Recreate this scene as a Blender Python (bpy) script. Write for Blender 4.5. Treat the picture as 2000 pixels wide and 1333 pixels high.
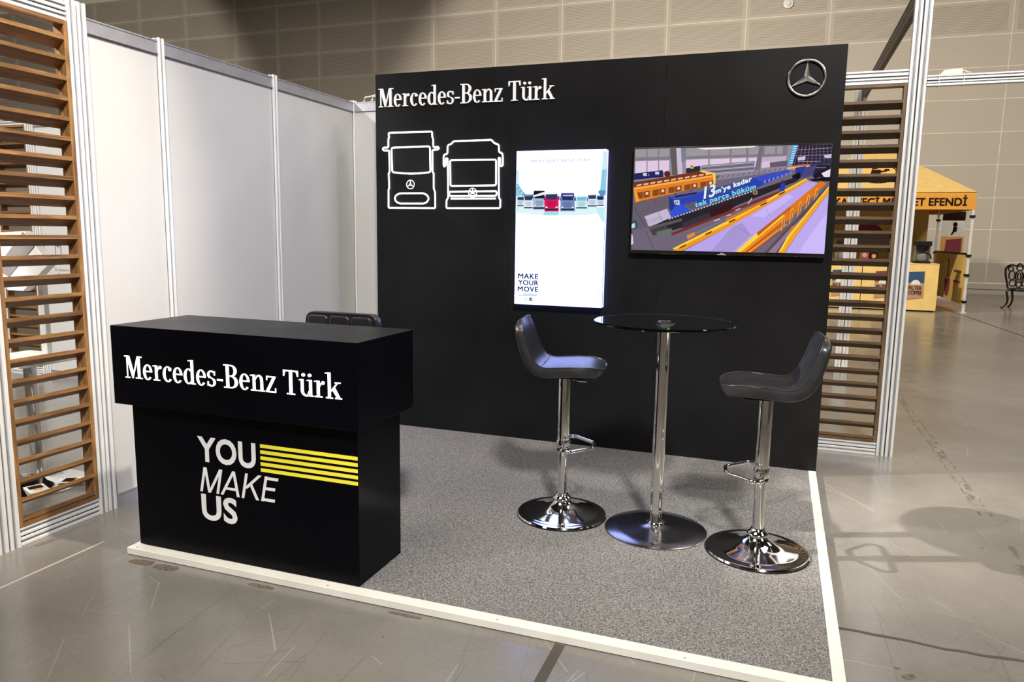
import bpy, bmesh, math, random
from math import sin, cos, pi, radians
from mathutils import Vector, Matrix
random.seed(7)
S = bpy.context.scene
for o in list(bpy.data.objects):
    bpy.data.objects.remove(o)
COL = S.collection

# ------------------------------------------------------------------ camera
CAM = Vector((2.8252, -4.8754, 1.4853)); YAW, PITCH, ROLL, FPX = -0.3444, -0.1440, 0.0150, 1444.6
fw = Vector((sin(YAW)*cos(PITCH), cos(YAW)*cos(PITCH), sin(PITCH)))
rt = Vector((cos(YAW), -sin(YAW), 0)); up = rt.cross(fw)
rt2 = rt*cos(ROLL) + up*sin(ROLL); up2 = up*cos(ROLL) - rt*sin(ROLL)
cd = bpy.data.cameras.new('camera'); cam = bpy.data.objects.new('camera', cd); COL.objects.link(cam)
m = Matrix((rt2, up2, -fw)).transposed().to_4x4(); m.translation = CAM
cam.matrix_world = m
cd.sensor_fit = 'HORIZONTAL'; cd.sensor_width = 36; cd.lens = FPX*36/2000; cd.clip_end = 200; cd.clip_start = 0.05
S.camera = cam

# ------------------------------------------------------------------ world, lights, exposure
S.view_settings.view_transform = 'Standard'; S.view_settings.look = 'None'
S.view_settings.gamma = 1; S.view_settings.use_curve_mapping = False
S.view_settings.exposure = 0.0
W = bpy.data.worlds.new('world'); S.world = W; W.use_nodes = True
W.node_tree.nodes['Background'].inputs[0].default_value = (0.5, 0.48, 0.45, 1)
W.node_tree.nodes['Background'].inputs[1].default_value = 0.1

def area(name, loc, target, size, watt, color, size_y=None):
    l = bpy.data.lights.new(name, 'AREA'); l.energy = watt; l.color = color; l.size = size
    if size_y: l.shape = 'RECTANGLE'; l.size_y = size_y
    o = bpy.data.objects.new(name, l); COL.objects.link(o); o.location = loc
    o.rotation_euler = (Vector(target)-Vector(loc)).to_track_quat('-Z', 'Y').to_euler(); return o
def spot(name, loc, target, watt, color, angle, blend, radius):
    l = bpy.data.lights.new(name, 'SPOT'); l.energy = watt; l.color = color
    l.spot_size = radians(angle); l.spot_blend = blend; l.shadow_soft_size = radius
    o = bpy.data.objects.new(name, l); COL.objects.link(o); o.location = loc
    o.rotation_euler = (Vector(target)-Vector(loc)).to_track_quat('-Z', 'Y').to_euler(); return o
WARM = (1.0, 0.90, 0.76); NEUT = (1.0, 0.96, 0.90); COOL = (0.55, 0.64, 1.0)
for x, y, w in ((-12, -3, 300), (0, -5, 430), (12, -3, 620), (-12, 11, 330), (0, 9, 400), (12, 9, 640), (6, 4, 300)):  # unseen ceiling lamps; the last one added to brighten the floor beyond the stand
    area('hall_lamp', (x, y, 10.6), (x, y, 0), 3.0, w, WARM)
spot('front_lamp', (5.6, -9.5, 8.5), (1.5, -0.3, 1.6), 6300, NEUT, 44, 0.8, 0.5)      # from front right, above the aisle
spot('key_lamp', (-5.6, -10.8, 9.0), (2.85, -0.75, 0.3), 3600, NEUT, 11, 0.7, 0.10)      # narrow beam from front left
spot('side_lamp', (-8.3, -5.7, 8.3), (3.5, -0.75, 0.2), 17000, WARM, 9, 1.0, 0.10)      # narrow beam from far left, over the partition
spot('cross_lamp', (4.3, -2.6, 8.2), (-0.42, -2.35, 1.6), 5000, WARM, 19, 1.0, 0.10)       # from the right onto the white partition
spot('cool_lamp', (5.0, -2.0, 8.2), (-0.40, -0.8, 1.1), 900, COOL, 26, 1.0, 0.10)
spot('stand_fill', (-5.0, -7.5, 6.5), (-2.8, -0.4, 1.2), 4200, NEUT, 42, 0.8, 0.15)      # added unseen spot to brighten the neighbouring stand
spot('wall_lamp', (-2.0, 6.0, 8.5), (0.0, 19.3, 3.0), 5200, WARM, 90, 0.25, 0.2)
spot('wall_lamp', (-21.0, 6.0, 8.5), (-25.0, 19.3, 4.0), 2000, WARM, 80, 0.25, 0.2)
spot('wall_lamp', (8.0, 5.0, 9.5), (7.0, 17.0, 1.5), 900, WARM, 80, 0.4, 0.2)

# ------------------------------------------------------------------ materials
def new_mat(name):
    mt = bpy.data.materials.new(name); mt.use_nodes = True
    nt = mt.node_tree; b = nt.nodes['Principled BSDF']
    return mt, nt, b
def N(nt, t, **kw):
    n = nt.nodes.new(t)
    for k, v in kw.items(): setattr(n, k, v)
    return n
def L(nt, a, b): nt.links.new(a, b)
def coords(nt, scale=(1, 1, 1), rot=(0, 0, 0), src='Object'):
    tc = N(nt, 'ShaderNodeTexCoord'); mp = N(nt, 'ShaderNodeMapping')
    mp.inputs['Scale'].default_value = scale; mp.inputs['Rotation'].default_value = rot
    L(nt, tc.outputs[src], mp.inputs[0]); return mp.outputs[0]
def noise(nt, vec, scale, detail=3, rough=0.5, dist=0):
    n = N(nt, 'ShaderNodeTexNoise'); n.inputs['Scale'].default_value = scale
    n.inputs['Detail'].default_value = detail; n.inputs['Roughness'].default_value = rough
    n.inputs['Distortion'].default_value = dist
    if vec is not None: L(nt, vec, n.inputs['Vector'])
    return n.outputs[0]
def ramp(nt, fac, stops):
    r = N(nt, 'ShaderNodeValToRGB'); e = r.color_ramp.elements
    while len(e) < len(stops): e.new(0.5)
    for i, (p, c) in enumerate(stops):
        e[i].position = p; e[i].color = (c if len(c) == 4 else (*c, 1)) if not isinstance(c, (int, float)) else (c, c, c, 1)
    L(nt, fac, r.inputs[0]); return r.outputs[0]
def mixc(nt, fac, a, b, mode='MIX'):
    n = N(nt, 'ShaderNodeMix', data_type='RGBA', blend_type=mode)
    for i, v in ((6, a), (7, b)):
        if hasattr(v, 'is_output'): L(nt, v, n.inputs[i])
        else: n.inputs[i].default_value = (*v, 1) if len(v) == 3 else v
    if hasattr(fac, 'is_output'): L(nt, fac, n.inputs[0])
    else: n.inputs[0].default_value = fac
    return n.outputs[2]
def math_(nt, op, a, b=0.0, c=None):
    n = N(nt, 'ShaderNodeMath', operation=op)
    for i, v in enumerate((a, b) if c is None else (a, b, c)):
        if hasattr(v, 'is_output'): L(nt, v, n.inputs[i])
        else: n.inputs[i].default_value = v
    return n.outputs[0]
def bump(nt, b, h, strength=0.2, dist=0.002):
    n = N(nt, 'ShaderNodeBump'); n.inputs['Strength'].default_value = strength; n.inputs['Distance'].default_value = dist
    L(nt, h, n.inputs['Height']); L(nt, n.outputs[0], b.inputs['Normal'])
def simple(name, col, rough=0.5, metal=0.0, vary=0.06, nscale=8, bumps=0.0, spec=0.5, bscale=200, coat=0):
    mt, nt, b = new_mat(name)
    v = coords(nt)
    f = noise(nt, v, nscale, 4)
    a = tuple(max(0, c*(1-vary)) for c in col); d = tuple(min(1, c*(1+vary)) for c in col)
    L(nt, ramp(nt, f, ((0.3, a), (0.7, d))), b.inputs['Base Color'])
    r = N(nt, 'ShaderNodeMapRange'); r.inputs[3].default_value = max(0.02, rough-0.05); r.inputs[4].default_value = rough+0.05
    L(nt, f, r.inputs[0]); L(nt, r.outputs[0], b.inputs['Roughness'])
    b.inputs['Metallic'].default_value = metal; b.inputs['Specular IOR Level'].default_value = spec
    if coat: b.inputs['Coat Weight'].default_value = coat; b.inputs['Coat Roughness'].default_value = 0.1
    if bumps: bump(nt, b, noise(nt, v, bscale, 2), bumps, 0.001)
    return mt
def emit(name, col, strength):
    mt = bpy.data.materials.new(name); mt.use_nodes = True; nt = mt.node_tree
    b = nt.nodes['Principled BSDF']; b.inputs['Base Color'].default_value = (*col, 1)
    b.inputs['Emission Color'].default_value = (*col, 1); b.inputs['Emission Strength'].default_value = strength
    b.inputs['Roughness'].default_value = 0.4
    return mt

M = {}
def wood_mat(name, dark, light, axis):
    mt, nt, b = new_mat(name)
    sc = {'x': (1.5, 22, 22), 'y': (22, 1.5, 22), 'z': (22, 22, 1.5)}[axis]
    tc = N(nt, 'ShaderNodeTexCoord'); mp = N(nt, 'ShaderNodeMapping'); mp.inputs['Scale'].default_value = sc
    oi = N(nt, 'ShaderNodeObjectInfo'); ad = N(nt, 'ShaderNodeVectorMath', operation='ADD')
    L(nt, tc.outputs['Object'], mp.inputs[0]); L(nt, mp.outputs[0], ad.inputs[0])
    cx = N(nt, 'ShaderNodeCombineXYZ'); rr = math_(nt, 'MULTIPLY', oi.outputs['Random'], 60.0)
    for i in range(3): L(nt, rr, cx.inputs[i])
    L(nt, cx.outputs[0], ad.inputs[1])
    f = noise(nt, ad.outputs[0], 2.2, 5, 0.6, 1.2)
    c = ramp(nt, f, ((0.3, dark), (0.5, tuple((a+e)/2 for a, e in zip(dark, light))), (0.68, light)))
    tone = N(nt, 'ShaderNodeMapRange'); tone.inputs[3].default_value = 0.72; tone.inputs[4].default_value = 1.15
    L(nt, oi.outputs['Random'], tone.inputs[0])
    hv = N(nt, 'ShaderNodeHueSaturation'); L(nt, c, hv.inputs['Color']); L(nt, tone.outputs[0], hv.inputs['Value'])
    L(nt, hv.outputs[0], b.inputs['Base Color']); b.inputs['Roughness'].default_value = 0.5
    bump(nt, b, f, 0.25, 0.001)
    return mt
for ax in 'xyz':
    M['wood_'+ax] = wood_mat('stained_wood_'+ax, (0.085, 0.036, 0.010), (0.32, 0.165, 0.060), ax)
    M['dark_wood_'+ax] = wood_mat('darker_wood_'+ax, (0.060, 0.032, 0.014), (0.19, 0.110, 0.050), ax)  # darker wood tones, used for the right slat screen
M['satin'] = simple('satin_chrome', (0.80, 0.80, 0.79), 0.22, 1.0, 0.02, 5)
M['hall_front'] = simple('hall_front_wall_paint', (0.34, 0.32, 0.29), 0.7, 0, 0.05, 0.5)
M['alu'] = simple('anodised_aluminium', (0.80, 0.80, 0.80), 0.38, 0.25, 0.015, 6)
M['brown_rail'] = simple('brown_profile', (0.13, 0.105, 0.085), 0.45, 0.2, 0.06, 4)  # dark brown colour, used only for the high beam
M['alu_dark'] = simple('aluminium_groove', (0.03, 0.03, 0.03), 0.6)
M['flute'] = simple('aluminium_flute', (0.44, 0.45, 0.49), 0.40, 0.5, 0.03, 6)
M['rail'] = simple('aluminium_rail', (0.42, 0.42, 0.46), 0.38, 0.6, 0.08, 12)
M['panel'] = simple('white_partition_sheet', (0.50, 0.495, 0.49), 0.35, 0, 0.03, 1.5)
M['black_wall'] = simple('black_wall_sheet', (0.0082, 0.0082, 0.0090), 0.40, 0, 0.25, 2.0, spec=0.16)
M['black_lam'] = simple('black_laminate', (0.0012, 0.0012, 0.0028), 0.33, 0, 0.1, 3, spec=0.10)
M['white_edge'] = simple('white_edge_board', (0.80, 0.78, 0.72), 0.4, 0, 0.05, 6)
M['chrome'] = simple('chrome', (0.78, 0.77, 0.76), 0.05, 1.0, 0.02, 5)
M['steel'] = simple('brushed_steel', (0.36, 0.36, 0.38), 0.20, 1.0, 0.05, 5)
M['leather'] = simple('black_leatherette', (0.016, 0.016, 0.018), 0.30, 0, 0.2, 14, 0.08, 0.5, 260)
M['seam'] = simple('dark_seam', (0.008, 0.008, 0.008), 0.7)
M['rubber'] = simple('black_rubber', (0.008, 0.008, 0.008), 0.55, spec=0.2)
M['white_letter'] = simple('white_letter_face', (0.85, 0.85, 0.85), 0.4)
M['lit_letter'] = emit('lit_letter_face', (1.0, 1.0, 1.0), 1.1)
M['print_white'] = simple('white_vinyl', (0.82, 0.83, 0.86), 0.5)
M['print_yellow'] = simple('yellow_vinyl', (0.95, 0.84, 0.05), 0.5)
M['neon'] = emit('white_neon_tube', (0.93, 0.95, 1.0), 2.2)
M['bezel'] = simple('black_bezel', (0.008, 0.008, 0.009), 0.25)
M['box_lit'] = emit('light_box_face', (0.36, 0.44, 1.0), 3.0)
M['box_side'] = emit('light_box_side', (0.32, 0.36, 1.0), 3.2)
M['yellow_cloth'] = simple('yellow_cloth', (0.52, 0.36, 0.13), 0.75, 0, 0.06, 6, 0.2, 0.2, 60)
M['counter_cloth'] = simple('yellow_counter_cloth', (0.80, 0.57, 0.21), 0.75, 0, 0.06, 6, 0.2, 0.2, 60)
M['orange_cloth'] = simple('orange_valance_cloth', (0.64, 0.30, 0.05), 0.75, 0, 0.05, 6, 0.2, 0.2, 60)
M['ochre_cloth'] = simple('ochre_wall_cloth', (0.62, 0.42, 0.12), 0.75, 0, 0.08, 4, 0.2, 0.2, 60)
M['brown_print'] = simple('dark_brown_print', (0.014, 0.006, 0.005), 0.8, spec=0.1)
M['maroon_print'] = simple('maroon_print', (0.22, 0.03, 0.05), 0.7)
M['blue_print'] = simple('blue_bag_print', (0.02, 0.07, 0.16), 0.7)
M['kraft_print'] = simple('kraft_bag_print', (0.45, 0.26, 0.16), 0.7)
M['white_print'] = simple('white_print', (0.75, 0.73, 0.70), 0.6)
M['orange_print'] = simple('orange_print', (0.75, 0.36, 0.10), 0.7)
M['grey_print'] = simple('grey_print', (0.30, 0.28, 0.27), 0.7)
M['text_grey'] = simple('grey_print_text', (0.10, 0.10, 0.10), 0.7)
M['leg_white'] = simple('white_painted_tube', (0.70, 0.69, 0.66), 0.35, 0.2)
M['iron'] = simple('black_cast_iron', (0.008, 0.008, 0.008), 0.35)
M['machine_steel'] = simple('coffee_machine_steel', (0.60, 0.60, 0.60), 0.3, 0.9)
M['cable_white'] = simple('white_cable_sleeve', (0.82, 0.80, 0.76), 0.45)
M['hall_side'] = simple('hall_side_wall_paint', (0.12, 0.115, 0.105), 0.7, 0, 0.05, 0.5)
M['hall_roof'] = simple('dark_ceiling_paint', (0.05, 0.05, 0.05), 0.8)
M['joint'] = simple('wall_joint_glint', (0.85, 0.80, 0.72), 0.7)  # joints lightened to stand in for light caught on the panel bevels
M['strip_dark'] = simple('dark_floor_strip', (0.07, 0.06, 0.05), 0.6)
M['tape'] = simple('brown_tape_residue', (0.13, 0.105, 0.08), 0.8, 0, 0.45, 60)
M['post_lit'] = simple('lit_aluminium_post', (0.85, 0.84, 0.80), 0.4, 0, 0.02, 6)  # aluminium lightened to stand in for strong light on the rear post
M['strip_light'] = simple('light_floor_joint', (0.42, 0.40, 0.36), 0.5)
M['wall_panel'] = simple('beige_wall_panel', (0.50, 0.455, 0.395), 0.6, 0, 0.04, 0.7)

def perforated():
    mt, nt, b = new_mat('perforated_wall_panel')
    tc = N(nt, 'ShaderNodeTexCoord'); sp = N(nt, 'ShaderNodeSeparateXYZ'); L(nt, tc.outputs['Object'], sp.inputs[0])
    row = math_(nt, 'MULTIPLY', sp.outputs[2], 1/0.045)
    fz = math_(nt, 'FRACT', row); par = math_(nt, 'MODULO', math_(nt, 'FLOOR', row), 2.0)
    fx = math_(nt, 'FRACT', math_(nt, 'ADD', math_(nt, 'MULTIPLY', sp.outputs[0], 1/0.052), math_(nt, 'MULTIPLY', par, 0.5)))
    dx = math_(nt, 'SUBTRACT', fx, 0.5); dz = math_(nt, 'SUBTRACT', fz, 0.5)
    d = math_(nt, 'SQRT', math_(nt, 'ADD', math_(nt, 'MULTIPLY', dx, dx), math_(nt, 'MULTIPLY', dz, dz)))
    hole = math_(nt, 'LESS_THAN', d, 0.27)
    # plain margin round each panel
    sg = N(nt, 'ShaderNodeSeparateXYZ'); L(nt, tc.outputs['Generated'], sg.inputs[0])
    ax = math_(nt, 'ABSOLUTE', math_(nt, 'SUBTRACT', sg.outputs[0], 0.5)); az = math_(nt, 'ABSOLUTE', math_(nt, 'SUBTRACT', sg.outputs[2], 0.5))
    ok = math_(nt, 'MULTIPLY', math_(nt, 'LESS_THAN', ax, 0.455), math_(nt, 'LESS_THAN', az, 0.43))
    hole = math_(nt, 'MULTIPLY', hole, ok)
    f = noise(nt, tc.outputs['Object'], 0.7, 3)
    base = ramp(nt, f, ((0.3, (0.48, 0.435, 0.375)), (0.7, (0.53, 0.48, 0.42))))
    L(nt, mixc(nt, hole, base, (0.20, 0.175, 0.145)), b.inputs['Base Color']); b.inputs['Roughness'].default_value = 0.65
    return mt
M['perforated'] = perforated()

def concrete():
    mt, nt, b = new_mat('polished_concrete_floor')
    v = coords(nt)
    big = noise(nt, v, 0.45, 5, 0.6); mid = noise(nt, v, 3.0, 6, 0.65); fine = noise(nt, v, 60, 3)
    c = ramp(nt, big, ((0.32, (0.190, 0.178, 0.160)), (0.68, (0.272, 0.260, 0.239))))
    c = mixc(nt, 0.55, c, ramp(nt, mid, ((0.3, (0.70, 0.70, 0.70)), (0.7, (1.0, 1.0, 1.0)))), 'MULTIPLY')
    c = mixc(nt, 0.25, c, ramp(nt, fine, ((0.3, 0.6), (0.7, 1.0))), 'MULTIPLY')
    def scratch(rot, lu, lv, w, prob, seed):
        # straight scratches: at most one per cell (lu long, lv wide), random place, length and slight slant
        sp = N(nt, 'ShaderNodeSeparateXYZ'); L(nt, coords(nt, (1, 1, 1), (0, 0, rot)), sp.inputs[0])
        u = math_(nt, 'MULTIPLY_ADD', sp.outputs[0], 1/lu, seed); v = math_(nt, 'MULTIPLY_ADD', sp.outputs[1], 1/lv, seed*1.7)
        cb = N(nt, 'ShaderNodeCombineXYZ'); L(nt, math_(nt, 'FLOOR', u), cb.inputs[0]); L(nt, math_(nt, 'FLOOR', v), cb.inputs[1]); cb.inputs[2].default_value = seed
        wn = N(nt, 'ShaderNodeTexWhiteNoise'); wn.noise_dimensions = '3D'; L(nt, cb.outputs[0], wn.inputs[0])
        rs = N(nt, 'ShaderNodeSeparateColor'); L(nt, wn.outputs['Color'], rs.inputs[0])
        fu = math_(nt, 'SUBTRACT', math_(nt, 'FRACT', u), 0.5); fv = math_(nt, 'FRACT', v)
        slant = math_(nt, 'MULTIPLY', math_(nt, 'SUBTRACT', rs.outputs[2], 0.5), fu)
        pos = math_(nt, 'ADD', math_(nt, 'MULTIPLY_ADD', rs.outputs[0], 0.5, 0.25), math_(nt, 'MULTIPLY', slant, 0.9))
        dv = math_(nt, 'MULTIPLY', math_(nt, 'ABSOLUTE', math_(nt, 'SUBTRACT', fv, pos)), lv)
        line = ramp(nt, dv, ((0.0, 1.0), (w, 0.0)))
        half = math_(nt, 'MULTIPLY_ADD', rs.outputs[2], 0.38, 0.08)
        inside = math_(nt, 'LESS_THAN', math_(nt, 'ABSOLUTE', fu), half)
        there = math_(nt, 'LESS_THAN', wn.outputs['Value'], prob)
        return math_(nt, 'MULTIPLY', math_(nt, 'MULTIPLY', line, inside), there)
    LT, DK = (0.60, 0.58, 0.53), (0.085, 0.072, 0.06)
    clump = ramp(nt, noise(nt, v, 0.9, 2), ((0.38, 0.25), (0.62, 1.0)))
    for rot, lu, lv, w, prob, seed, col, k in ((1.25, 0.55, 0.30, 0.0030, 0.22, 3.1, LT, 0.55), (0.95, 0.40, 0.24, 0.0022, 0.20, 8.3, LT, 0.40), (-1.35, 0.5, 0.36, 0.0024, 0.16, 14.7, LT, 0.32),
                                     (0.15, 0.3, 0.28, 0.0020, 0.15, 21.9, LT, 0.28), (1.55, 0.9, 0.18, 0.0030, 0.34, 27.2, DK, 0.38), (-0.5, 1.1, 0.24, 0.0028, 0.28, 33.8, DK, 0.36),
                                     (0.5, 0.6, 0.22, 0.0024, 0.28, 40.4, DK, 0.32), (-1.0, 0.35, 0.14, 0.0022, 0.24, 47.5, DK, 0.30), (1.75, 0.22, 0.18, 0.0020, 0.22, 52.6, LT, 0.28), (1.4, 1.3, 0.11, 0.0022, 0.36, 61.0, DK, 0.30)):
        k = math_(nt, 'MULTIPLY', clump, k)
        c = mixc(nt, math_(nt, 'MULTIPLY', scratch(rot, lu, lv, w, prob, seed), k), c, col)
    # chips and scuff marks, thicker along one worn line beside the stand
    sp = N(nt, 'ShaderNodeSeparateXYZ'); L(nt, v, sp.inputs[0])
    near = ramp(nt, math_(nt, 'ABSOLUTE', math_(nt, 'SUBTRACT', sp.outputs[0], 3.97)), ((0.0, 1.0), (0.05, 0.0)))
    chips = ramp(nt, noise(nt, coords(nt, (14, 4, 1)), 1.0, 3, 0.7), ((0.56, 0.0), (0.60, 1.0)))
    c = mixc(nt, math_(nt, 'MULTIPLY', math_(nt, 'MULTIPLY', near, chips), 0.75), c, (0.09, 0.075, 0.06))
    spk = ramp(nt, noise(nt, v, 9.0, 2), ((0.735, 0.0), (0.745, 1.0)))
    c = mixc(nt, math_(nt, 'MULTIPLY', spk, 0.6), c, (0.06, 0.05, 0.045))
    L(nt, c, b.inputs['Base Color'])
    r = N(nt, 'ShaderNodeMapRange'); r.inputs[3].default_value = 0.10; r.inputs[4].default_value = 0.34
    L(nt, mid, r.inputs[0]); L(nt, r.outputs[0], b.inputs['Roughness'])
    b.inputs['Specular IOR Level'].default_value = 0.55
    bump(nt, b, mid, 0.03, 0.004)
    return mt
M['concrete'] = concrete()

def carpet():
    mt, nt, b = new_mat('grey_loop_carpet')
    v = coords(nt)
    a = noise(nt, v, 205, 2, 0.75); d = noise(nt, v, 95, 2, 0.7); e = noise(nt, v, 1.2, 3)
    c = ramp(nt, a, ((0.37, (0.026, 0.025, 0.028)), (0.46, (0.135, 0.131, 0.133)), (0.55, (0.225, 0.218, 0.216)), (0.65, (0.55, 0.535, 0.515))))
    c = mixc(nt, 0.38, c, ramp(nt, d, ((0.38, (0.07, 0.068, 0.069)), (0.62, (0.37, 0.36, 0.35)))))
    c = mixc(nt, 0.4, c, ramp(nt, e, ((0.3, 0.8), (0.7, 1.0))), 'MULTIPLY')
    L(nt, c, b.inputs['Base Color']); b.inputs['Roughness'].default_value = 0.95; b.inputs['Specular IOR Level'].default_value = 0.1
    bump(nt, b, a, 0.6, 0.004)
    return mt
M['carpet'] = carpet()

def glass():
    mt, nt, b = new_mat('green_edged_table_glass')
    b.inputs['Base Color'].default_value = (0.80, 0.93, 0.91, 1); b.inputs['Roughness'].default_value = 0.01
    b.inputs['Transmission Weight'].default_value = 1.0; b.inputs['IOR'].default_value = 1.5
    va = N(nt, 'ShaderNodeVolumeAbsorption'); va.inputs['Color'].default_value = (0.08, 0.80, 0.80, 1); va.inputs['Density'].default_value = 9.0
    L(nt, va.outputs[0], nt.nodes['Material Output'].inputs['Volume'])
    return mt
M['glass'] = glass()
def clear():
    mt, nt, b = new_mat('clear_jug_glass')
    b.inputs['Base Color'].default_value = (0.9, 0.9, 0.9, 1); b.inputs['Roughness'].default_value = 0.03
    b.inputs['Transmission Weight'].default_value = 0.9; return mt
M['jug'] = clear()
def screen_mat(name, strength):
    mt = bpy.data.materials.new(name); mt.use_nodes = True; nt = mt.node_tree; nt.nodes.clear()
    at = N(nt, 'ShaderNodeAttribute'); at.attribute_name = 'picture'
    em = N(nt, 'ShaderNodeEmission'); em.inputs[1].default_value = strength
    out = N(nt, 'ShaderNodeOutputMaterial'); L(nt, at.outputs[0], em.inputs[0]); L(nt, em.outputs[0], out.inputs[0])
    return mt
M['tv_picture'] = screen_mat('television_picture', 1.0)
M['poster_picture'] = screen_mat('backlit_poster_picture', 1.0)

# ------------------------------------------------------------------ mesh helpers
class Sh:
    """collects vertices and faces; every add returns self"""
    def __init__(s): s.v = []; s.f = []
    def add(s, V, F):
        n = len(s.v); s.v += [tuple(p) for p in V]; s.f += [tuple(i+n for i in f) for f in F]; return s
    def box(s, x0, x1, y0, y1, z0, z1):
        return s.add([(x0,y0,z0),(x1,y0,z0),(x1,y1,z0),(x0,y1,z0),(x0,y0,z1),(x1,y0,z1),(x1,y1,z1),(x0,y1,z1)],
                     [(0,3,2,1),(4,5,6,7),(0,1,5,4),(1,2,6,5),(2,3,7,6),(3,0,4,7)])
    def prism(s, poly, d0, d1, fn):
        """poly in 2-D, extruded d0..d1; fn(a, b, d) gives the point"""
        n = len(poly)
        V = [fn(a, b, d0) for a, b in poly] + [fn(a, b, d1) for a, b in poly]
        F = [tuple(range(n-1, -1, -1)), tuple(range(n, 2*n))] + [(i, (i+1) % n, n+(i+1) % n, n+i) for i in range(n)]
        return s.add(V, F)
    def lathe(s, prof, n=40, c=(0, 0, 0)):
        V = []; F = []
        for r, z in prof:
            for k in range(n):
                a = 2*pi*k/n; V.append((c[0]+r*cos(a), c[1]+r*sin(a), c[2]+z))
        for i in range(len(prof)-1):
            for k in range(n):
                F.append((i*n+k, i*n+(k+1) % n, (i+1)*n+(k+1) % n, (i+1)*n+k))
        if prof[0][0] > 1e-6: F.append(tuple(range(n-1, -1, -1)))
        if prof[-1][0] > 1e-6: F.append(tuple((len(prof)-1)*n+k for k in range(n)))
        return s.add(V, F)
    def tube(s, path, r, n=10, closed=False):
        P = [Vector(p) for p in path]; m_ = len(P); V = []; F = []; ref = None
        for i, p in enumerate(P):
            a = P[(i-1) % m_] if (closed or i > 0) else p; b = P[(i+1) % m_] if (closed or i < m_-1) else p
            t = (b-a).normalized()
            if ref is None: ref = Vector((0, 0, 1)) if abs(t.z) < 0.9 else Vector((1, 0, 0))
            u = ref - t*ref.dot(t)
            if u.length < 1e-4: u = Vector((0, 1, 0)) - t*t.y
            u.normalize(); w = t.cross(u); ref = u
            rr = r[i] if isinstance(r, (list, tuple)) else r
            for k in range(n):
                q = p + (u*cos(2*pi*k/n) + w*sin(2*pi*k/n))*rr; V.append(tuple(q))
        for i in range(m_ if closed else m_-1):
            j = (i+1) % m_
            for k in range(n): F.append((i*n+k, i*n+(k+1) % n, j*n+(k+1) % n, j*n+k))
        if not closed: F += [tuple(range(n-1, -1, -1)), tuple((m_-1)*n+k for k in range(n))]
        return s.add(V, F)
    def map(s, fn): s.v = [tuple(fn(*p)) for p in s.v]; return s
    def mesh(s, name, mat, smooth=None):
        me = bpy.data.meshes.new(name); me.from_pydata(s.v, [], s.f)
        bm = bmesh.new(); bm.from_mesh(me); bmesh.ops.recalc_face_normals(bm, faces=bm.faces); bm.to_mesh(me); bm.free()
        me.materials.append(mat)
        if smooth is not None:
            me.polygons.foreach_set('use_smooth', [True]*len(me.polygons)); me.set_sharp_from_angle(angle=radians(smooth))
        me.update(); return me
def profile_mesh(name, sh, mat):
    """mesh of an extruded slotted profile; channel floors coloured darker grey on aluminium, centre slots near black"""
    me = sh.mesh(name, mat)
    me.materials.append(M['flute'] if mat is M['alu'] else mat); me.materials.append(M['alu_dark'])
    for i, p in enumerate(me.polygons):
        k = (i-2) % 11
        if i >= 2 and 3 <= k <= 7: p.material_index = 2 if k == 5 else 1
    return me
def link(name, me, parent=None, loc=None, rotz=None):
    o = bpy.data.objects.new(name, me); COL.objects.link(o)
    if parent is not None: o.parent = parent
    if loc is not None: o.location = loc
    if rotz is not None: o.rotation_euler = (0, 0, rotz)
    return o
def part(name, sh, mat, parent, smooth=None, bevel=0, seg=2, loc=None, label=None):
    o = link(name, sh.mesh(name, mat, smooth), parent, loc)
    if bevel:
        b = o.modifiers.new('bevel', 'BEVEL'); b.width = bevel; b.segments = seg; b.limit_method = 'ANGLE'; b.angle_limit = radians(40)
    if label: o['label'] = label
    return o
def tag(o, label, cat, group=None):
    o['label'] = label; o['category'] = cat
    if group: o['group'] = group
    return o
def thing(name, label, cat, loc=(0, 0, 0), rotz=0, group=None):
    return tag(link(name, None, None, loc, rotz), label, cat, group)
def structure(o): o['kind'] = 'structure'; return o
def copy_tree(root, loc, rotz, label):
    r = root.copy(); COL.objects.link(r); r.location = loc; r.rotation_euler = (0, 0, rotz); r['label'] = label
    for c0 in root.children:
        c = c0.copy(); COL.objects.link(c); c.parent = r
        for g0 in c0.children:
            g = g0.copy(); COL.objects.link(g); g.parent = c
    return r
def text_sh(txt, offset=0.0, shear=0.0, spacing=1.0):
    """2-D triangles of a line of text in the built-in sans font, scaled to cap height 1"""
    cu = bpy.data.curves.new('text', 'FONT'); cu.body = txt; cu.offset = offset; cu.shear = shear
    cu.space_character = spacing; cu.resolution_u = 4
    o = bpy.data.objects.new('text', cu); COL.objects.link(o)
    dg = bpy.context.evaluated_depsgraph_get(); dg.update()
    me = bpy.data.meshes.new_from_object(o.evaluated_get(dg))
    V = [tuple(v.co) for v in me.vertices]; F = [tuple(p.vertices) for p in me.polygons]
    bpy.data.objects.remove(o); bpy.data.curves.remove(cu); bpy.data.meshes.remove(me)
    s = Sh(); s.add(V, F)
    return s
def fit(sh, x0, x1, y0, y1, keep=None):
    xs = [p[0] for p in sh.v]; ys = [p[1] for p in sh.v]; a, b, c, d = min(xs), max(xs), min(ys), max(ys)
    return sh.map(lambda x, y, z: (x0+(x-a)/(b-a)*(x1-x0), y0+(y-c)/(d-c)*(y1-y0), 0))
def circle(cx, cy, r, n=14, ry=None): return [(cx+r*cos(2*pi*k/n), cy+(ry or r)*sin(2*pi*k/n)) for k in range(n)]

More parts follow.
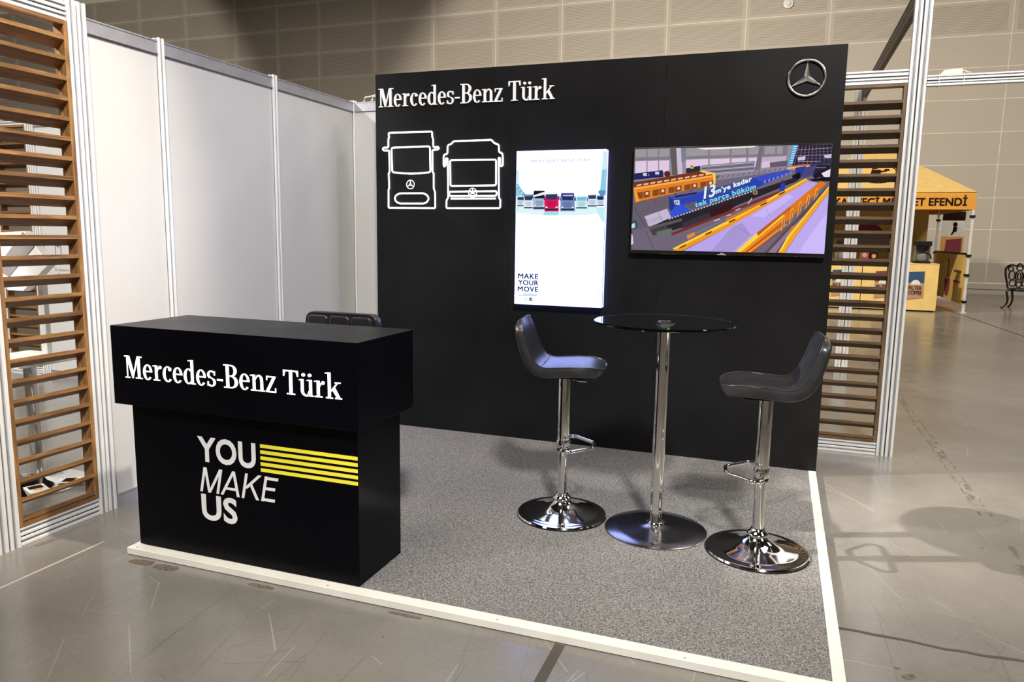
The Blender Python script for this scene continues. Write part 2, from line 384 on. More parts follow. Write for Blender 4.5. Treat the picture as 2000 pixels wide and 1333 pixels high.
# ================================================================== the hall
fl = structure(link('floor', Sh().box(-32, 18, -14, 19.6, -0.2, 0).mesh('floor', M['concrete'])))
part('channel_strip', Sh().box(-0.02, 0.02, 0, 14.5, 0, 0.0015), M['strip_dark'], fl).matrix_local = Matrix.Translation((6.9, 2.2, 0)) @ Matrix.Rotation(radians(3.3), 4, 'Z')
part('channel_strip', Sh().box(2.137, 2.175, -3.6, -2.44, 0, 0.0015), M['strip_dark'], fl)
random.seed(3)
cr = [(3.125+0.06*i, -1.935-0.012*(i % 9)/9+random.uniform(-0.006, 0.006)-0.001*i) for i in range(60)]
part('expansion_joint', Sh().add([(x, y-random.uniform(.006, .011), .0012) for x, y in cr]+[(x, y+random.uniform(.006, .011), .0012) for x, y in cr],
     [(i, i+1, 61+i, 60+i) for i in range(59)]), M['strip_dark'], fl)
part('slab_joint', Sh().box(-0.135, -0.123, -6, -2.37, 0, 0.001), M['strip_light'], fl)
random.seed(17)
tr = Sh()
for k in range(46):
    y = 3.3-0.083*k+random.uniform(-.02, .02)
    for sx in (-0.028, 0.028):
        if random.random() < 0.62: tr.box(3.97+sx-0.006, 3.97+sx+random.uniform(-.002, .005), y, y+random.uniform(0.02, 0.06), 0.0002, 0.0009)
    if random.random() < 0.4: tr.box(3.945, 3.995, y, y+0.006, 0.0002, 0.0009)
o = part('tape_trail', tr, M['tape'], fl, label='broken trail of dark tape residue'); o['kind'] = 'stuff'
random.seed(21)
for cx, cy, l, w_, a in ((0.215, -2.475, 0.13, 0.05, 0.1), (0.355, -2.478, 0.13, 0.05, 0.05), (0.86, -2.468, 0.13, 0.03, 0.0), (1.53, -2.46, 0.15, 0.02, 0.0), (-0.37, -2.47, 0.12, 0.03, 1.45), (3.33, -2.20, 0.05, 0.035, 0.7)):
    P = [(l/2*cos(t_)*random.uniform(.8, 1.05), w_/2*sin(t_)*random.uniform(.6, 1.1)) for t_ in [2*pi*k/18 for k in range(18)]]
    P = [(math.copysign(abs(x/(l/2))**0.5, x)*l/2, math.copysign(abs(y/(w_/2))**0.6, y)*w_/2) for x, y in P]
    part('tape_residue', Sh().prism(P, 0.0002, 0.0008, lambda p, q, h: (cx+p*cos(a)-q*sin(a), cy+p*sin(a)+q*cos(a), h)), M['tape'], fl)

wb = structure(link('wall_back', Sh().box(-32, 18, 19.34, 19.6, 0, 11).mesh('wall_back', M['joint'])))
XS = [-31.2, -28.9, -26.6, -24.26, -21.9, -19.6, -17.24, -15.33, -13.53, -11.22, -8.9, -6.6, -4.3, -2.63, -0.92, 1.42, 3.75, 6.03, 8.31, 10.6, 12.9, 15.2, 17.5]
ZS = [0.32, 0.906, 1.806, 2.683, 3.58, 4.468, 5.35, 6.2, 7.04, 7.94, 8.84, 9.72, 10.6]
cache = {}
for j in range(len(ZS)-1):
    for i in range(len(XS)-1):
        if XS[i+1] < -10 and ZS[j+1] < 4: continue      # behind the partitions, never in view
        w, h = XS[i+1]-XS[i]-0.020, ZS[j+1]-ZS[j]-0.020
        pf = j >= 8
        k = (round(w, 3), round(h, 3), pf)
        if k not in cache:
            cache[k] = Sh().box(-w/2, w/2, -0.008, 0, -h/2, h/2).mesh('panel', M['perforated'] if pf else M['wall_panel'])
        link('panel', cache[k], wb, ((XS[i]+XS[i+1])/2, 19.34, (ZS[j]+ZS[j+1])/2))
structure(link('baseboard_back', Sh().box(-32, 18, 19.24, 19.33, 0, 0.12).box(-32, 18, 19.28, 19.33, 0.14, 0.29).mesh('baseboard_back', M['wall_panel'])))
structure(link('wall_left', Sh().box(-32.2, -32, -14, 19.6, 0, 11).mesh('wall_left', M['hall_side'])))
structure(link('wall_right', Sh().box(18, 18.2, -14, 19.6, 0, 11).mesh('wall_right', M['hall_side'])))
structure(link('wall_front', Sh().box(-32, 18, -14.2, -14, 0, 11).mesh('wall_front', M['hall_front'])))
structure(link('ceiling', Sh().box(-32.2, 18.2, -14.2, 19.8, 11, 11.2).mesh('ceiling', M['hall_roof'])))

t = thing('wall_sensor', 'round white sensor dome high on the perforated hall wall', 'sensor', (2.58, 19.29, 8.27))
part('base_plate', Sh().lathe([(0.14, 0), (0.14, 0.03), (0.12, 0.045)], 28).map(lambda x, y, z: (x, -z, y)), M['white_letter'], t, 40)
part('dome', Sh().lathe([(0.08, 0.044), (0.075, 0.075), (0.05, 0.1), (0.0, 0.11)], 24).map(lambda x, y, z: (x, -z, y)), M['white_letter'], t, 60)

# ================================================================== aluminium profiles
def groove_outline(w, d):
    """outline of a slotted square profile, w along the face, d deep"""
    pts = []
    def face(p0, p1, inw):
        for t0, dd in ((0, 0.0015), (0.05, 0), (0.30, 0), (0.34, 0.0055), (0.47, 0.0065), (0.48, 0.010), (0.52, 0.010), (0.53, 0.0065), (0.66, 0.0055), (0.70, 0), (0.95, 0)):
            pts.append((p0[0]+(p1[0]-p0[0])*t0+inw[0]*dd, p0[1]+(p1[1]-p0[1])*t0+inw[1]*dd))
    a, b = w/2, d/2
    face((-a, -b), (a, -b), (0, 1)); face((a, -b), (a, b), (-1, 0)); face((a, b), (-a, b), (0, -1)); face((-a, b), (-a, -b), (1, 0))
    return pts
def upright(x, y, z1, w=0.047, d=0.05, z0=0.0):
    return Sh().prism(groove_outline(w, d), z0, z1, lambda a, b, q: (x+a, y+b, q))
def beam_sh(axis, a0, a1, c, z, w=0.05, d=0.05):
    if axis == 'x': return Sh().prism(groove_outline(d, w), a0, a1, lambda a, b, q: (q, c+a, z+b))
    return Sh().prism(groove_outline(d, w), a0, a1, lambda a, b, q: (c+a, q, z+b))
def double_post(label, axis, c0, c1, other, z1, group=None, mat='alu'):
    mid = (c0+c1)/2; w = (c1-c0-0.008)/2
    t = thing('double_post', label, 'post', ((mid, other, 0) if axis == 'x' else (other, mid, 0)), 0, group)
    for s in (-1, 1):
        q = s*(w/2+0.004)
        sh = upright(q, 0, z1, w, 0.05) if axis == 'x' else upright(0, q, z1, 0.05, w)
        link('post_profile', profile_mesh('post_profile', sh, M[mat]), t)
    core = Sh().box(-0.006, 0.006, -0.012, 0.012, 0.0, z1-0.01)
    part('joining_strip', core, M['alu_dark'], t)
    return t
def double_beam(name, label, axis, a0, a1, other, z0, z1, cat='beam', mat='alu'):
    t = thing(name, label, cat, ((a0, other, z0) if axis == 'x' else (other, a0, z0)))
    h = (z1-z0-0.008)/2
    for z in (h/2, z1-z0-h/2):
        link('beam_profile', profile_mesh('beam_profile', beam_sh(axis, 0.001, a1-a0-0.001, 0, z, h, 0.046), M[mat]), t)
    sh = Sh().box(0.003, a1-a0-0.003, -0.012, 0.012, h-0.002, z1-z0-h+0.002)
    if axis == 'y': sh.map(lambda x, y, z: (-y, x, z))
    part('joining_strip', sh, M['alu_dark'], t)
    return t
def slat_screen(label, loc, rotz, w, z0, z1, zs, wd='wood_'):
    """local x along the screen, local -y towards its front"""
    t = thing('slat_screen', label, 'slat screen', loc, rotz)
    D = 0.07; T = 0.02
    for x in (0, w-T): part('stile', Sh().box(x, x+T, 0, D, z0, z1), M[wd+'z'], t, bevel=0.0015, seg=1)
    part('top_rail', Sh().box(T, w-T, 0, D, z1-0.02, z1), M[wd+'x'], t)
    part('bottom_rail', Sh().box(T, w-T, 0, D, z0, z0+0.022), M[wd+'x'], t)
    th = 0.019; dr = 0.034
    me = Sh().prism([(0.001, 0), (0.066, -dr), (0.066, -dr-th), (0.001, -th)], T, w-T, lambda a, b, q: (q, a, b)).mesh('slat', M[wd+'x'])
    for z in zs: link('slat', me, t, (0, 0, z))
    return t
SLATS = [2.385-0.0937*k for k in range(25)]

# left partition: slat screen nearest the camera, then white panels
LX = -0.432
slat_screen('warm brown louvred wooden slat screen at the left, before the white partition', (LX, -2.553, 0), pi/2, 0.43, 0.09, 2.455, SLATS)
double_beam('bottom_beam', 'double aluminium floor rail under the left wooden slat screen', 'y', -2.553, -2.123, LX-0.025, 0, 0.09)
double_beam('top_beam', 'double aluminium rail on top of the left wooden slat screen', 'y', -2.553, -2.123, LX-0.025, 2.455, 2.54)
double_post('double aluminium post at the far left edge, nearest the camera', 'y', -2.662, -2.555, LX-0.022, 2.56)
double_post('double aluminium post between left slat screen and white partition', 'y', -2.121, -2.018, LX-0.022, 2.56)
def single_post(label, x, y, z=2.515, name='partition_post'):
    o = link(name, profile_mesh(name, upright(0, 0, z, 0.042, 0.042), M['alu']), None, (x, y, 0)); return tag(o, label, 'post', 'posts of the white partition')
single_post('slim aluminium post between the narrow and the first wide white panel', LX-0.02, -1.548)
single_post('slim aluminium post between the two wide white panels', LX-0.02, -0.57)
single_post('slim aluminium corner post where the two white partitions meet', LX-0.02, 0.43)
def partition(label, axis, a0, a1, other, z1=2.5):
    t = thing('partition_panel', label, 'partition panel', ((a0, other, 0) if axis == 'x' else (other, a0, 0)), 0, 'white partition panels')
    L_ = a1-a0
    def B(u0, u1, v0, v1, q0, q1):
        return Sh().box(u0, u1, v0, v1, q0, q1) if axis == 'x' else Sh().box(-v1, -v0, u0, u1, q0, q1)
    part('panel_sheet', B(0, L_, 0.012, 0.020, 0.07, z1-0.07), M['panel'], t)
    for nm, q0 in (('bottom_rail', 0.0), ('top_rail', z1-0.072)):
        r = B(0, L_, 0.003, 0.029, q0, q0+0.072).add(*[B(0, L_, 0.0, 0.003, q0+e, q0+e+0.008).__dict__[k] for e in (0.0,) for k in 'vf'])
        s2 = B(0, L_, 0.0, 0.003, q0+0.064, q0+0.072); r.add(s2.v, s2.f)
        part(nm, r, M['rail'], t)
    return t
partition('narrow bright white partition panel beside the left slat screen', 'y', -2.016, -1.570, LX-0.004)
partition('first wide white partition panel, middle one behind the counter', 'y', -1.526, -0.592, LX-0.004)
partition('second wide white partition panel, ending at the far corner', 'y', -0.548, 0.408, LX-0.004)
partition('beige white partition panel facing us between the corner and black wall', 'x', LX+0.002, 0.55, 0.41)
t = thing('cable_bundle', 'white cable loops lying on the back partition rail by the corner', 'cable', (-0.38, 0.42, 2.5))
for k, (r0, h0) in enumerate(((0.07, 0.035), (0.09, 0.05), (0.06, 0.025))):
    pts = [(0.03+0.07*k+r0*(1-cos(pi*i/14)), 0.012*sin(i*1.3), 0.006+h0*sin(pi*i/14)) for i in range(15)]
    part('cable_loop', Sh().tube(pts, 0.006, 8), M['cable_white'], t, 60)

# right slat screen and its frame
RY = 0.656
slat_screen('dark brown louvred wooden slat screen right of the black wall', (3.10, RY, 0), 0, 0.43, 0.09, 2.49, SLATS, 'dark_wood_')
double_beam('bottom_beam', 'double aluminium floor rail under the right wooden slat screen', 'x', 3.06, 3.530, RY+0.025, 0, 0.09)
double_beam('top_beam', 'double aluminium rail on top of the right wooden slat screen', 'x', 3.06, 3.530, RY+0.025, 2.49, 2.575)
double_post('tall double aluminium post right of the right slat screen', 'x', 3.532, 3.636, RY+0.022, 3.15)
double_post('double aluminium post further back, seen through the right slats', 'x', 3.47, 3.60, 4.04, 3.15, None, 'post_lit')
double_beam('side_beam', 'aluminium rail running out of the picture from the tall post', 'x', 3.638, 5.6, RY+0.022, 2.462, 2.528)
o = double_beam('high_beam', 'brown double rail running back from the tall post top', 'y', RY+0.05, 4.0, 3.555, 2.96, 3.07, 'beam', 'brown_rail')
t = thing('cable_box', 'small white box tied onto the rail beside the tall post', 'box', (3.71, RY+0.022, 2.529))
part('housing', Sh().prism([(0, 0), (0.125, 0), (0.125, 0.035), (0.02, 0.028)], -0.02, 0.02, lambda a, b, q: (a, q, b)), M['cable_white'], t, bevel=0.002)
for x in (-0.006, 0.131):
    part('cable_tie', Sh().box(x, x+0.004, -0.028, 0.028, -0.070, -0.067).box(x, x+0.004, -0.028, -0.0245, -0.067, 0.006).box(x, x+0.004, 0.0245, 0.028, -0.067, 0.006), M['cable_white'], t)
part('cable_stub', Sh().tube([(0.122, 0, 0.02), (0.14, 0, 0.022), (0.15, -0.01, 0.01), (0.17, -0.026, 0.003)], 0.004, 8), M['cable_white'], t, 60)

# neighbouring stand seen through the left slats
slat_screen('distant wooden slat screen at the back of the neighbouring stand', (-4.50, 0.41, 0), 0, 0.43, 0.09, 2.455, SLATS)
double_post('double post beside the distant slat screen of the neighbouring stand', 'x', -4.068, -3.962, 0.432, 2.53)
double_post('double post at the left end of the distant slat screen', 'x', -4.61, -4.503, 0.432, 2.53)
double_beam('bottom_beam', 'double floor rail under the distant slat screen', 'x', -4.50, -4.07, 0.435, 0, 0.09)
double_beam('top_beam', 'double rail on top of the distant slat screen', 'x', -4.50, -4.07, 0.435, 2.455, 2.54)
nb = partition('white panel with a phone symbol, back wall of the neighbouring stand', 'x', -3.96, -2.99, 0.41)
def print_txt(name, txt, mat, parent, x0, x1, z0, z1, y, bold=0.0, spacing=1.0):
    """flat lettering on a surface that faces -y; bold thickens the strokes with shifted layers"""
    sh = Sh()
    for k, (dx, dz) in enumerate(((0, 0), (-1, -1), (-1, 1), (1, -1), (1, 1)) if bold else ((0, 0),)):
        c = fit(text_sh(txt, 0, 0, spacing), x0+dx*bold, x1+dx*bold, z0+dz*bold, z1+dz*bold)
        c.map(lambda x, q, z: (x, y-0.0008*k, q)); sh.add(c.v, c.f)
    return part(name, sh, mat, parent)
print_txt('printed_text', 'İş Başvuru', M['text_grey'], nb, 0.14, 0.325, 1.055, 1.095, 0.0112)
print_txt('printed_text', 'Formu', M['text_grey'], nb, 0.18, 0.285, 1.005, 1.04, 0.0112)
ph = Sh()
for b in ((0.09, 0.098, 1.17, 1.31), (0.162, 0.17, 1.17, 1.31), (0.098, 0.162, 1.302, 1.31), (0.098, 0.162, 1.17, 1.178), (0.118, 0.142, 1.292, 1.302)):
    ph.box(b[0]+0.07, b[1]+0.07, 0.0108, 0.0116, b[2], b[3])
part('phone_symbol', ph, M['text_grey'], nb)
partition('middle white panel on the back wall of the neighbouring stand', 'x', -2.96, -1.99, 0.41)
partition('inner white panel on the back wall of the neighbouring stand', 'x', -1.96, -0.99, 0.41)
for x, lb in ((-2.975, 'first'), (-1.975, 'second'), (-0.975, 'third')):
    single_post('%s slim post from the left on the neighbouring back wall' % lb, x, 0.432)
t = thing('display_stand', 'chrome pedestal with a tilted white board behind the left slats', 'display stand', (-1.16, -1.90, 0))
part('base', Sh().lathe([(0.25, 0), (0.25, 0.008), (0.20, 0.016), (0.06, 0.03), (0.035, 0.05)], 48), M['chrome'], t, 50)
part('pole', Sh().lathe([(0.034, 0.045), (0.034, 0.72)], 28), M['chrome'], t, 50)
part('shelf', Sh().box(-0.26, 0.16, -0.18, 0.20, 0.72, 0.745), M['white_edge'], t, bevel=0.003)
part('brace', Sh().box(-0.02, 0.02, 0.10, 0.13, 0.745, 1.40), M['alu'], t)
for k, (x, y, r) in enumerate(((-0.96, -1.83, 0.5), (-1.02, -2.02, -0.4))):
    lf = thing('leaflet', ('white printed leaflet lying on the chrome pedestal base, behind the left slats', 'second white leaflet on the pedestal base, nearer the slat screen')[k], 'leaflet', (x, y, 0.0262), r)
    part('sheet', Sh().box(-0.075, 0.075, -0.05, 0.05, 0, 0.003), M['white_print'], lf)
    part('photo_print', Sh().box(-0.06, 0.0, -0.035, 0.035, 0.003, 0.0036), M['brown_print'], lf)
    part('photo_print', Sh().box(0.0, 0.03, -0.02, 0.02, 0.003, 0.0036), M['orange_print'], lf)
bd = Sh().prism([(-0.36, 1.44), (-0.02, 1.46), (0.16, 1.28), (-0.06, 1.12), (-0.18, 1.12), (-0.42, 1.30)], 0.04, 0.09, lambda a, b, q: (a, q, b))
bd2 = part('board', bd, M['white_letter'], t, bevel=0.004)
part('grey_band', Sh().prism([(-0.02, 1.455), (0.06, 1.378), (-0.16, 1.20), (-0.26, 1.24)], 0.036, 0.0399, lambda a, b, q: (a, q, b)), M['grey_print'], bd2, label='grey diagonal band')

# ================================================================== the stand
PX0, PX1, PY0 = 0.086, 3.119, -2.435; HP = 0.034
t = thing('platform', 'low carpeted exhibition platform with white edge boards', 'platform', (0, 0, 0))
E_ = 0.045; EF = 0.0555
part('carpet', Sh().box(PX0+E_, PX1-E_, PY0+EF, 0.0, 0.004, HP-0.001), M['carpet'], t)
part('edge_board', Sh().box(PX0, PX1, PY0, PY0+EF-0.001, 0.003, HP), M['white_edge'], t, bevel=0.0015, seg=1)
part('edge_board', Sh().box(PX1-E_+0.001, PX1, PY0+EF, 0.0, 0.003, HP), M['white_edge'], t, bevel=0.0015, seg=1)
part('edge_board', Sh().box(PX0, PX0+E_-0.001, PY0+EF, 0.0, 0.003, HP), M['white_edge'], t, bevel=0.0015, seg=1)
part('base_frame', Sh().box(PX0+0.012, PX1-0.012, PY0+0.012, -0.002, 0.0, 0.004), M['seam'], t)
for x, y in ((0.13, -2.42), (1.15, -2.418), (1.9, -2.417), (2.6, -2.42)):
    part('screw', Sh().lathe([(0.004, 0), (0.003, 0.0015), (0, 0.002)], 10), M['steel'], t, 60, loc=(x, y, HP))

t = thing('display_wall', 'tall matt black display wall behind the platform', 'display wall', (0, 0, 0))
ZT = 2.605
for i in range(3):
    part('wall_sheet', Sh().box(PX1/3*i+(0.0007 if i else 0), PX1/3*(i+1)-(0.0007 if i < 2 else 0), 0, 0.018, HP if False else 0.0, ZT), M['black_wall'], t)
part('back_frame', Sh().box(0.004, PX1-0.004, 0.0182, 0.10, 0.0, ZT-0.002), M['black_wall'], t)

# ------------------------------------------------------------------ serif lettering drawn from strokes
def R_(x0, y0, x1, y1): return [(x0, y0), (x1, y0), (x1, y1), (x0, y1)]
def ring(cx, cy, rx, ry, wx, wy, a0, a1, n=None):
    n = n or max(4, int(abs(a1-a0)/12)); out = []
    P = [(radians(a0+(a1-a0)*i/n)) for i in range(n+1)]
    for i in range(n):
        a, b = P[i], P[i+1]
        out.append([(cx+rx*cos(a), cy+ry*sin(a)), (cx+rx*cos(b), cy+ry*sin(b)), (cx+(rx-wx)*cos(b), cy+(ry-wy)*sin(b)), (cx+(rx-wx)*cos(a), cy+(ry-wy)*sin(a))])
    return out
SF = 0.05
def serif(x0, x1, y, up_=True):
    """thin slab with small brackets"""
    return [R_(x0, y, x1, y+SF)] if up_ else [R_(x0, y-SF, x1, y)]
def flag(x, y, w=0.1): return [[(x-w, y-0.055), (x+0.02, y-0.05), (x+0.02, y), (x, y), (x-w, y-0.02)]]
G = {}
G['M'] = (0.83, [R_(0.115, 0, 0.158, 1.0), R_(0.61, 0, 0.725, 1.0), [(0.10, 1.0), (0.25, 1.0), (0.425, 0.26), (0.36, 0.0)],
          [(0.60, 1.0), (0.66, 1.0), (0.40, 0.0), (0.36, 0.0)], [(0.60, 1.0), (0.66, 0.94), (0.42, 0.10), (0.37, 0.06)]] + serif(0.03, 0.25, 0) + serif(0.51, 0.82, 0) + serif(0.02, 0.2, 1, False) + serif(0.62, 0.82, 1, False))
G['e'] = (0.47, ring(0.235, 0.335, 0.205, 0.35, 0.108, 0.05, 55, 318) + ring(0.235, 0.335, 0.205, 0.35, 0.090, 0.05, 8, 57) + [R_(0.09, 0.345, 0.435, 0.40)])
G['r'] = (0.42, [R_(0.10, 0, 0.210, 0.68), [(0.205, 0.46), (0.21, 0.40), (0.27, 0.54), (0.33, 0.59), (0.33, 0.67), (0.25, 0.60)], circle(0.335, 0.60, 0.065, 14, 0.075)] + serif(0.02, 0.31, 0) + flag(0.10, 0.68))
G['c'] = (0.45, ring(0.245, 0.335, 0.215, 0.35, 0.112, 0.05, 60, 318) + [circle(0.345, 0.555, 0.07, 14, 0.08)])
G['d'] = (0.54, ring(0.24, 0.335, 0.21, 0.345, 0.112, 0.05, 50, 310) + [R_(0.345, 0, 0.452, 1.05), [(0.34, 0.55), (0.34, 0.62), (0.24, 0.68), (0.24, 0.63)], [(0.34, 0.12), (0.34, 0.06), (0.24, -0.01), (0.24, 0.045)]] + flag(0.345, 1.05, 0.11) + [R_(0.45, 0, 0.53, 0.045)])
G['s'] = (0.41, ring(0.20, 0.50, 0.165, 0.185, 0.088, 0.055, 40, 235) + ring(0.205, 0.18, 0.175, 0.195, 0.092, 0.055, -140, 55) + [[(0.06, 0.50), (0.13, 0.38), (0.37, 0.22), (0.29, 0.33), (0.12, 0.44)], R_(0.035, 0.02, 0.085, 0.20), R_(0.315, 0.48, 0.36, 0.66)])
G['-'] = (0.30, [R_(0.03, 0.265, 0.27, 0.345)])
G['B'] = (0.63, [R_(0.11, 0, 0.232, 1.0), R_(0.23, 0.95, 0.33, 1.0), R_(0.23, 0, 0.33, 0.05), R_(0.23, 0.495, 0.33, 0.545)] + ring(0.32, 0.75, 0.235, 0.25, 0.122, 0.05, -90, 90) + ring(0.32, 0.27, 0.275, 0.27, 0.127, 0.05, -90, 90) + serif(0.02, 0.2, 0) + serif(0.02, 0.2, 1, False))
G['n'] = (0.59, [R_(0.095, 0, 0.203, 0.68), R_(0.402, 0, 0.51, 0.47)] + ring(0.345, 0.45, 0.165, 0.24, 0.108, 0.07, 0, 120) + [[(0.21, 0.52), (0.21, 0.46), (0.27, 0.565), (0.29, 0.63), (0.25, 0.63)]] + serif(0.015, 0.28, 0) + serif(0.315, 0.58, 0) + flag(0.095, 0.68))
G['z'] = (0.46, [R_(0.05, 0.625, 0.42, 0.68), R_(0.03, 0, 0.43, 0.055), [(0.03, 0.05), (0.15, 0.05), (0.42, 0.63), (0.30, 0.63)], R_(0.05, 0.50, 0.09, 0.65), R_(0.39, 0.03, 0.43, 0.19)])
G[' '] = (0.24, [])
G['T'] = (0.62, [R_(0.25, 0, 0.372, 1.0), R_(0.02, 0.945, 0.60, 1.0), [(0.02, 0.75), (0.06, 0.75), (0.11, 0.96), (0.02, 0.96)], [(0.60, 0.75), (0.56, 0.75), (0.51, 0.96), (0.60, 0.96)]] + serif(0.15, 0.47, 0))
G['u'] = (0.58, [R_(0.075, 0.2, 0.183, 0.68), R_(0.392, 0, 0.50, 0.68)] + ring(0.285, 0.22, 0.21, 0.235, 0.108, 0.065, 180, 300) + [[(0.38, 0.16), (0.38, 0.23), (0.33, 0.11), (0.32, 0.02)], R_(0.49, 0, 0.56, 0.045), circle(0.18, 0.86, 0.07), circle(0.42, 0.86, 0.07)] + flag(0.085, 0.68, 0.08) + flag(0.385, 0.68, 0.08))
G['k'] = (0.60, [R_(0.095, 0, 0.203, 1.05), [(0.20, 0.25), (0.20, 0.33), (0.42, 0.65), (0.49, 0.65)], [(0.25, 0.37), (0.35, 0.48), (0.57, 0.02), (0.44, 0.02)]] + serif(0.015, 0.28, 0) + serif(0.36, 0.61, 0) + [R_(0.35, 0.635, 0.57, 0.68)] + flag(0.095, 1.05))
WORD = ['M', 'e', 'r', 'c', 'e', 'd', 'e', 's', '-', 'B', 'e', 'n', 'z', ' ', 'T', 'u', 'r', 'k']
def lettering(parent, mat, x0, x1, zb, cap, y, depth):
    tot = sum(G[c][0] for c in WORD); sx = (x1-x0)/tot; x = 0; cache = {}
    for c in WORD:
        if G[c][1]:
            if c not in cache:
                s = Sh()
                for i, poly in enumerate(G[c][1]):
                    e = 0.00003*i
                    s.prism([(a*sx, b*cap) for a, b in poly], -depth-e, 0.0, lambda a, b, q: (a, q, b))
                cache[c] = s.mesh('letter', mat)
            link('letter', cache[c], parent, (x0+x*sx, y, zb))
        x += G[c][0]
t = thing('wall_lettering', 'raised white serif lettering at the top left of the black wall', 'lettering', (0, 0, 0))
lettering(t, M['white_letter'], 0.028, 1.352, 2.374, 0.129, -0.0005, 0.012)

# ------------------------------------------------------------------ three-pointed ring emblem
def emblem_parts(r, depth):
    ri = Sh().tube([(r*0.93*cos(2*pi*k/48), 0, r*0.93*sin(2*pi*k/48)) for k in range(48)], r*0.07, 10, True)
    st = Sh(); P = []
    for k in range(6):
        a = radians(90+60*k); q = r*(0.90 if k % 2 == 0 else 0.17)
        P.append((q*cos(a), 0, q*sin(a)))
    V = P+[(0, -depth, 0), (0, 0.0, 0)]
    st.add(V, [(k, (k+1) % 6, 6) for k in range(6)]+[((k+1) % 6, k, 7) for k in range(6)])
    return ri, st
t = thing('star_emblem', 'chrome ring with a three-pointed star at the top right of the wall', 'emblem', (2.906, -0.012, 2.424))
ri, st = emblem_parts(0.110, 0.014)
part('ring', ri, M['satin'], t, 60); part('star', st, M['satin'], t)

# ------------------------------------------------------------------ neon outlines
def rounded(pts, r, closed=True, n=4):
    out = []; m_ = len(pts)
    for i, p in enumerate(pts):
        if not closed and i in (0, m_-1): out.append(p); continue
        a, b, c = Vector(pts[i-1]), Vector(p), Vector(pts[(i+1) % m_])
        u = (a-b); v = (c-b); rr = min(r, u.length*0.45, v.length*0.45); u.normalize(); v.normalize()
        for k in range(n+1):
            tt = k/n; q0 = b+u*rr; q1 = b+v*rr
            out.append(tuple(q0*(1-tt)**2+b*2*tt*(1-tt)+q1*tt**2))
    return out
def neon(name, parent, pts, r=0.012, closed=True, rad=0.0058):
    P = rounded([(a, b) for a, b in pts], r, closed)
    return part(name, Sh().tube([(a, 0, b) for a, b in P], rad, 8, closed), M['neon'], parent, 60)
def crop_xz(u, v):
    """neon drawing points were read off the wall in wall units of 1/1000 m (x right, z up)"""
    return (u/1000, v/1000)
NY = -0.014
t = thing('neon_truck_sign', 'white neon outline of a lorry front on the black wall', 'neon sign', (0, NY, 0))
trk = [(112, 2193), (459, 2191), (461, 2151), (467, 2141), (469, 2082), (505, 2085), (513, 2076), (505, 2067), (461, 2065), (462, 1911), (471, 1904), (472, 1795), (482, 1772), (484, 1659), (106, 1660), (107, 1789), (114, 1801), (110, 1908), (118, 1916), (116, 2068), (71, 2069), (62, 2081), (71, 2090), (109, 2090), (110, 2151), (116, 2161)]
neon('cab_outline', t, [crop_xz(*p) for p in trk], 0.010)
neon('windscreen_outline', t, [crop_xz(*p) for p in [(134, 2088), (442, 2090), (446, 1911), (382, 1905), (296, 1902), (210, 1907), (140, 1914)]], 0.016)
neon('grille_outline', t, [crop_xz(*p) for p in [(200, 1764), (390, 1764), (420, 1750), (433, 1727), (420, 1703), (395, 1691), (199, 1691), (169, 1703), (156, 1728), (169, 1751)]], 0.03)
def mini(parent, x, z, r):
    ri, st = emblem_parts(r, 0.006)
    bk = part('badge', Sh().prism(circle(0, 0, r*0.95, 24), 0.004, 0.008, lambda a, b, q: (x+a, q, z+b)), M['bezel'], parent)
    part('badge_ring', ri.map(lambda a, b, c: (a+x, b*0.6, c+z)), M['neon'], bk, 60); part('badge_star', st.map(lambda a, b, c: (a*1.0+x, b-0.001, c+z)), M['neon'], bk)
mini(t, 0.286, 1.826, 0.033)
t = thing('neon_bus_sign', 'white neon outline of a bus front beside the light box', 'neon sign', (0, NY, 0))
bus = [(633, 2120), (912, 2122), (928, 2100), (964, 2088), (966, 2038), (992, 2030), (996, 1951), (983, 1942), (975, 1951), (974, 2000), (963, 2000), (970, 1730), (981, 1715), (979, 1660), (570, 1659), (573, 1718), (585, 1731), (580, 2004), (566, 2004), (563, 1954), (553, 1947), (549, 1958), (549, 2029), (578, 2035), (580, 2094), (609, 2103), (621, 2117)]
neon('body_outline', t, [crop_xz(*p) for p in bus], 0.012)
neon('windscreen_outline', t, [crop_xz(*p) for p in [(599, 1991), (945, 1989), (947, 1815), (602, 1813)]], 0.014)
neon('grille_outline', t, [crop_xz(*p) for p in [(597, 1773), (948, 1776), (954, 1763), (948, 1744), (598, 1743), (592, 1758)]], 0.014)
neon('bumper_line', t, [crop_xz(*p) for p in [(606, 1725), (945, 1726)]], 0.01, False)
mini(t, 0.772, 1.766, 0.033)

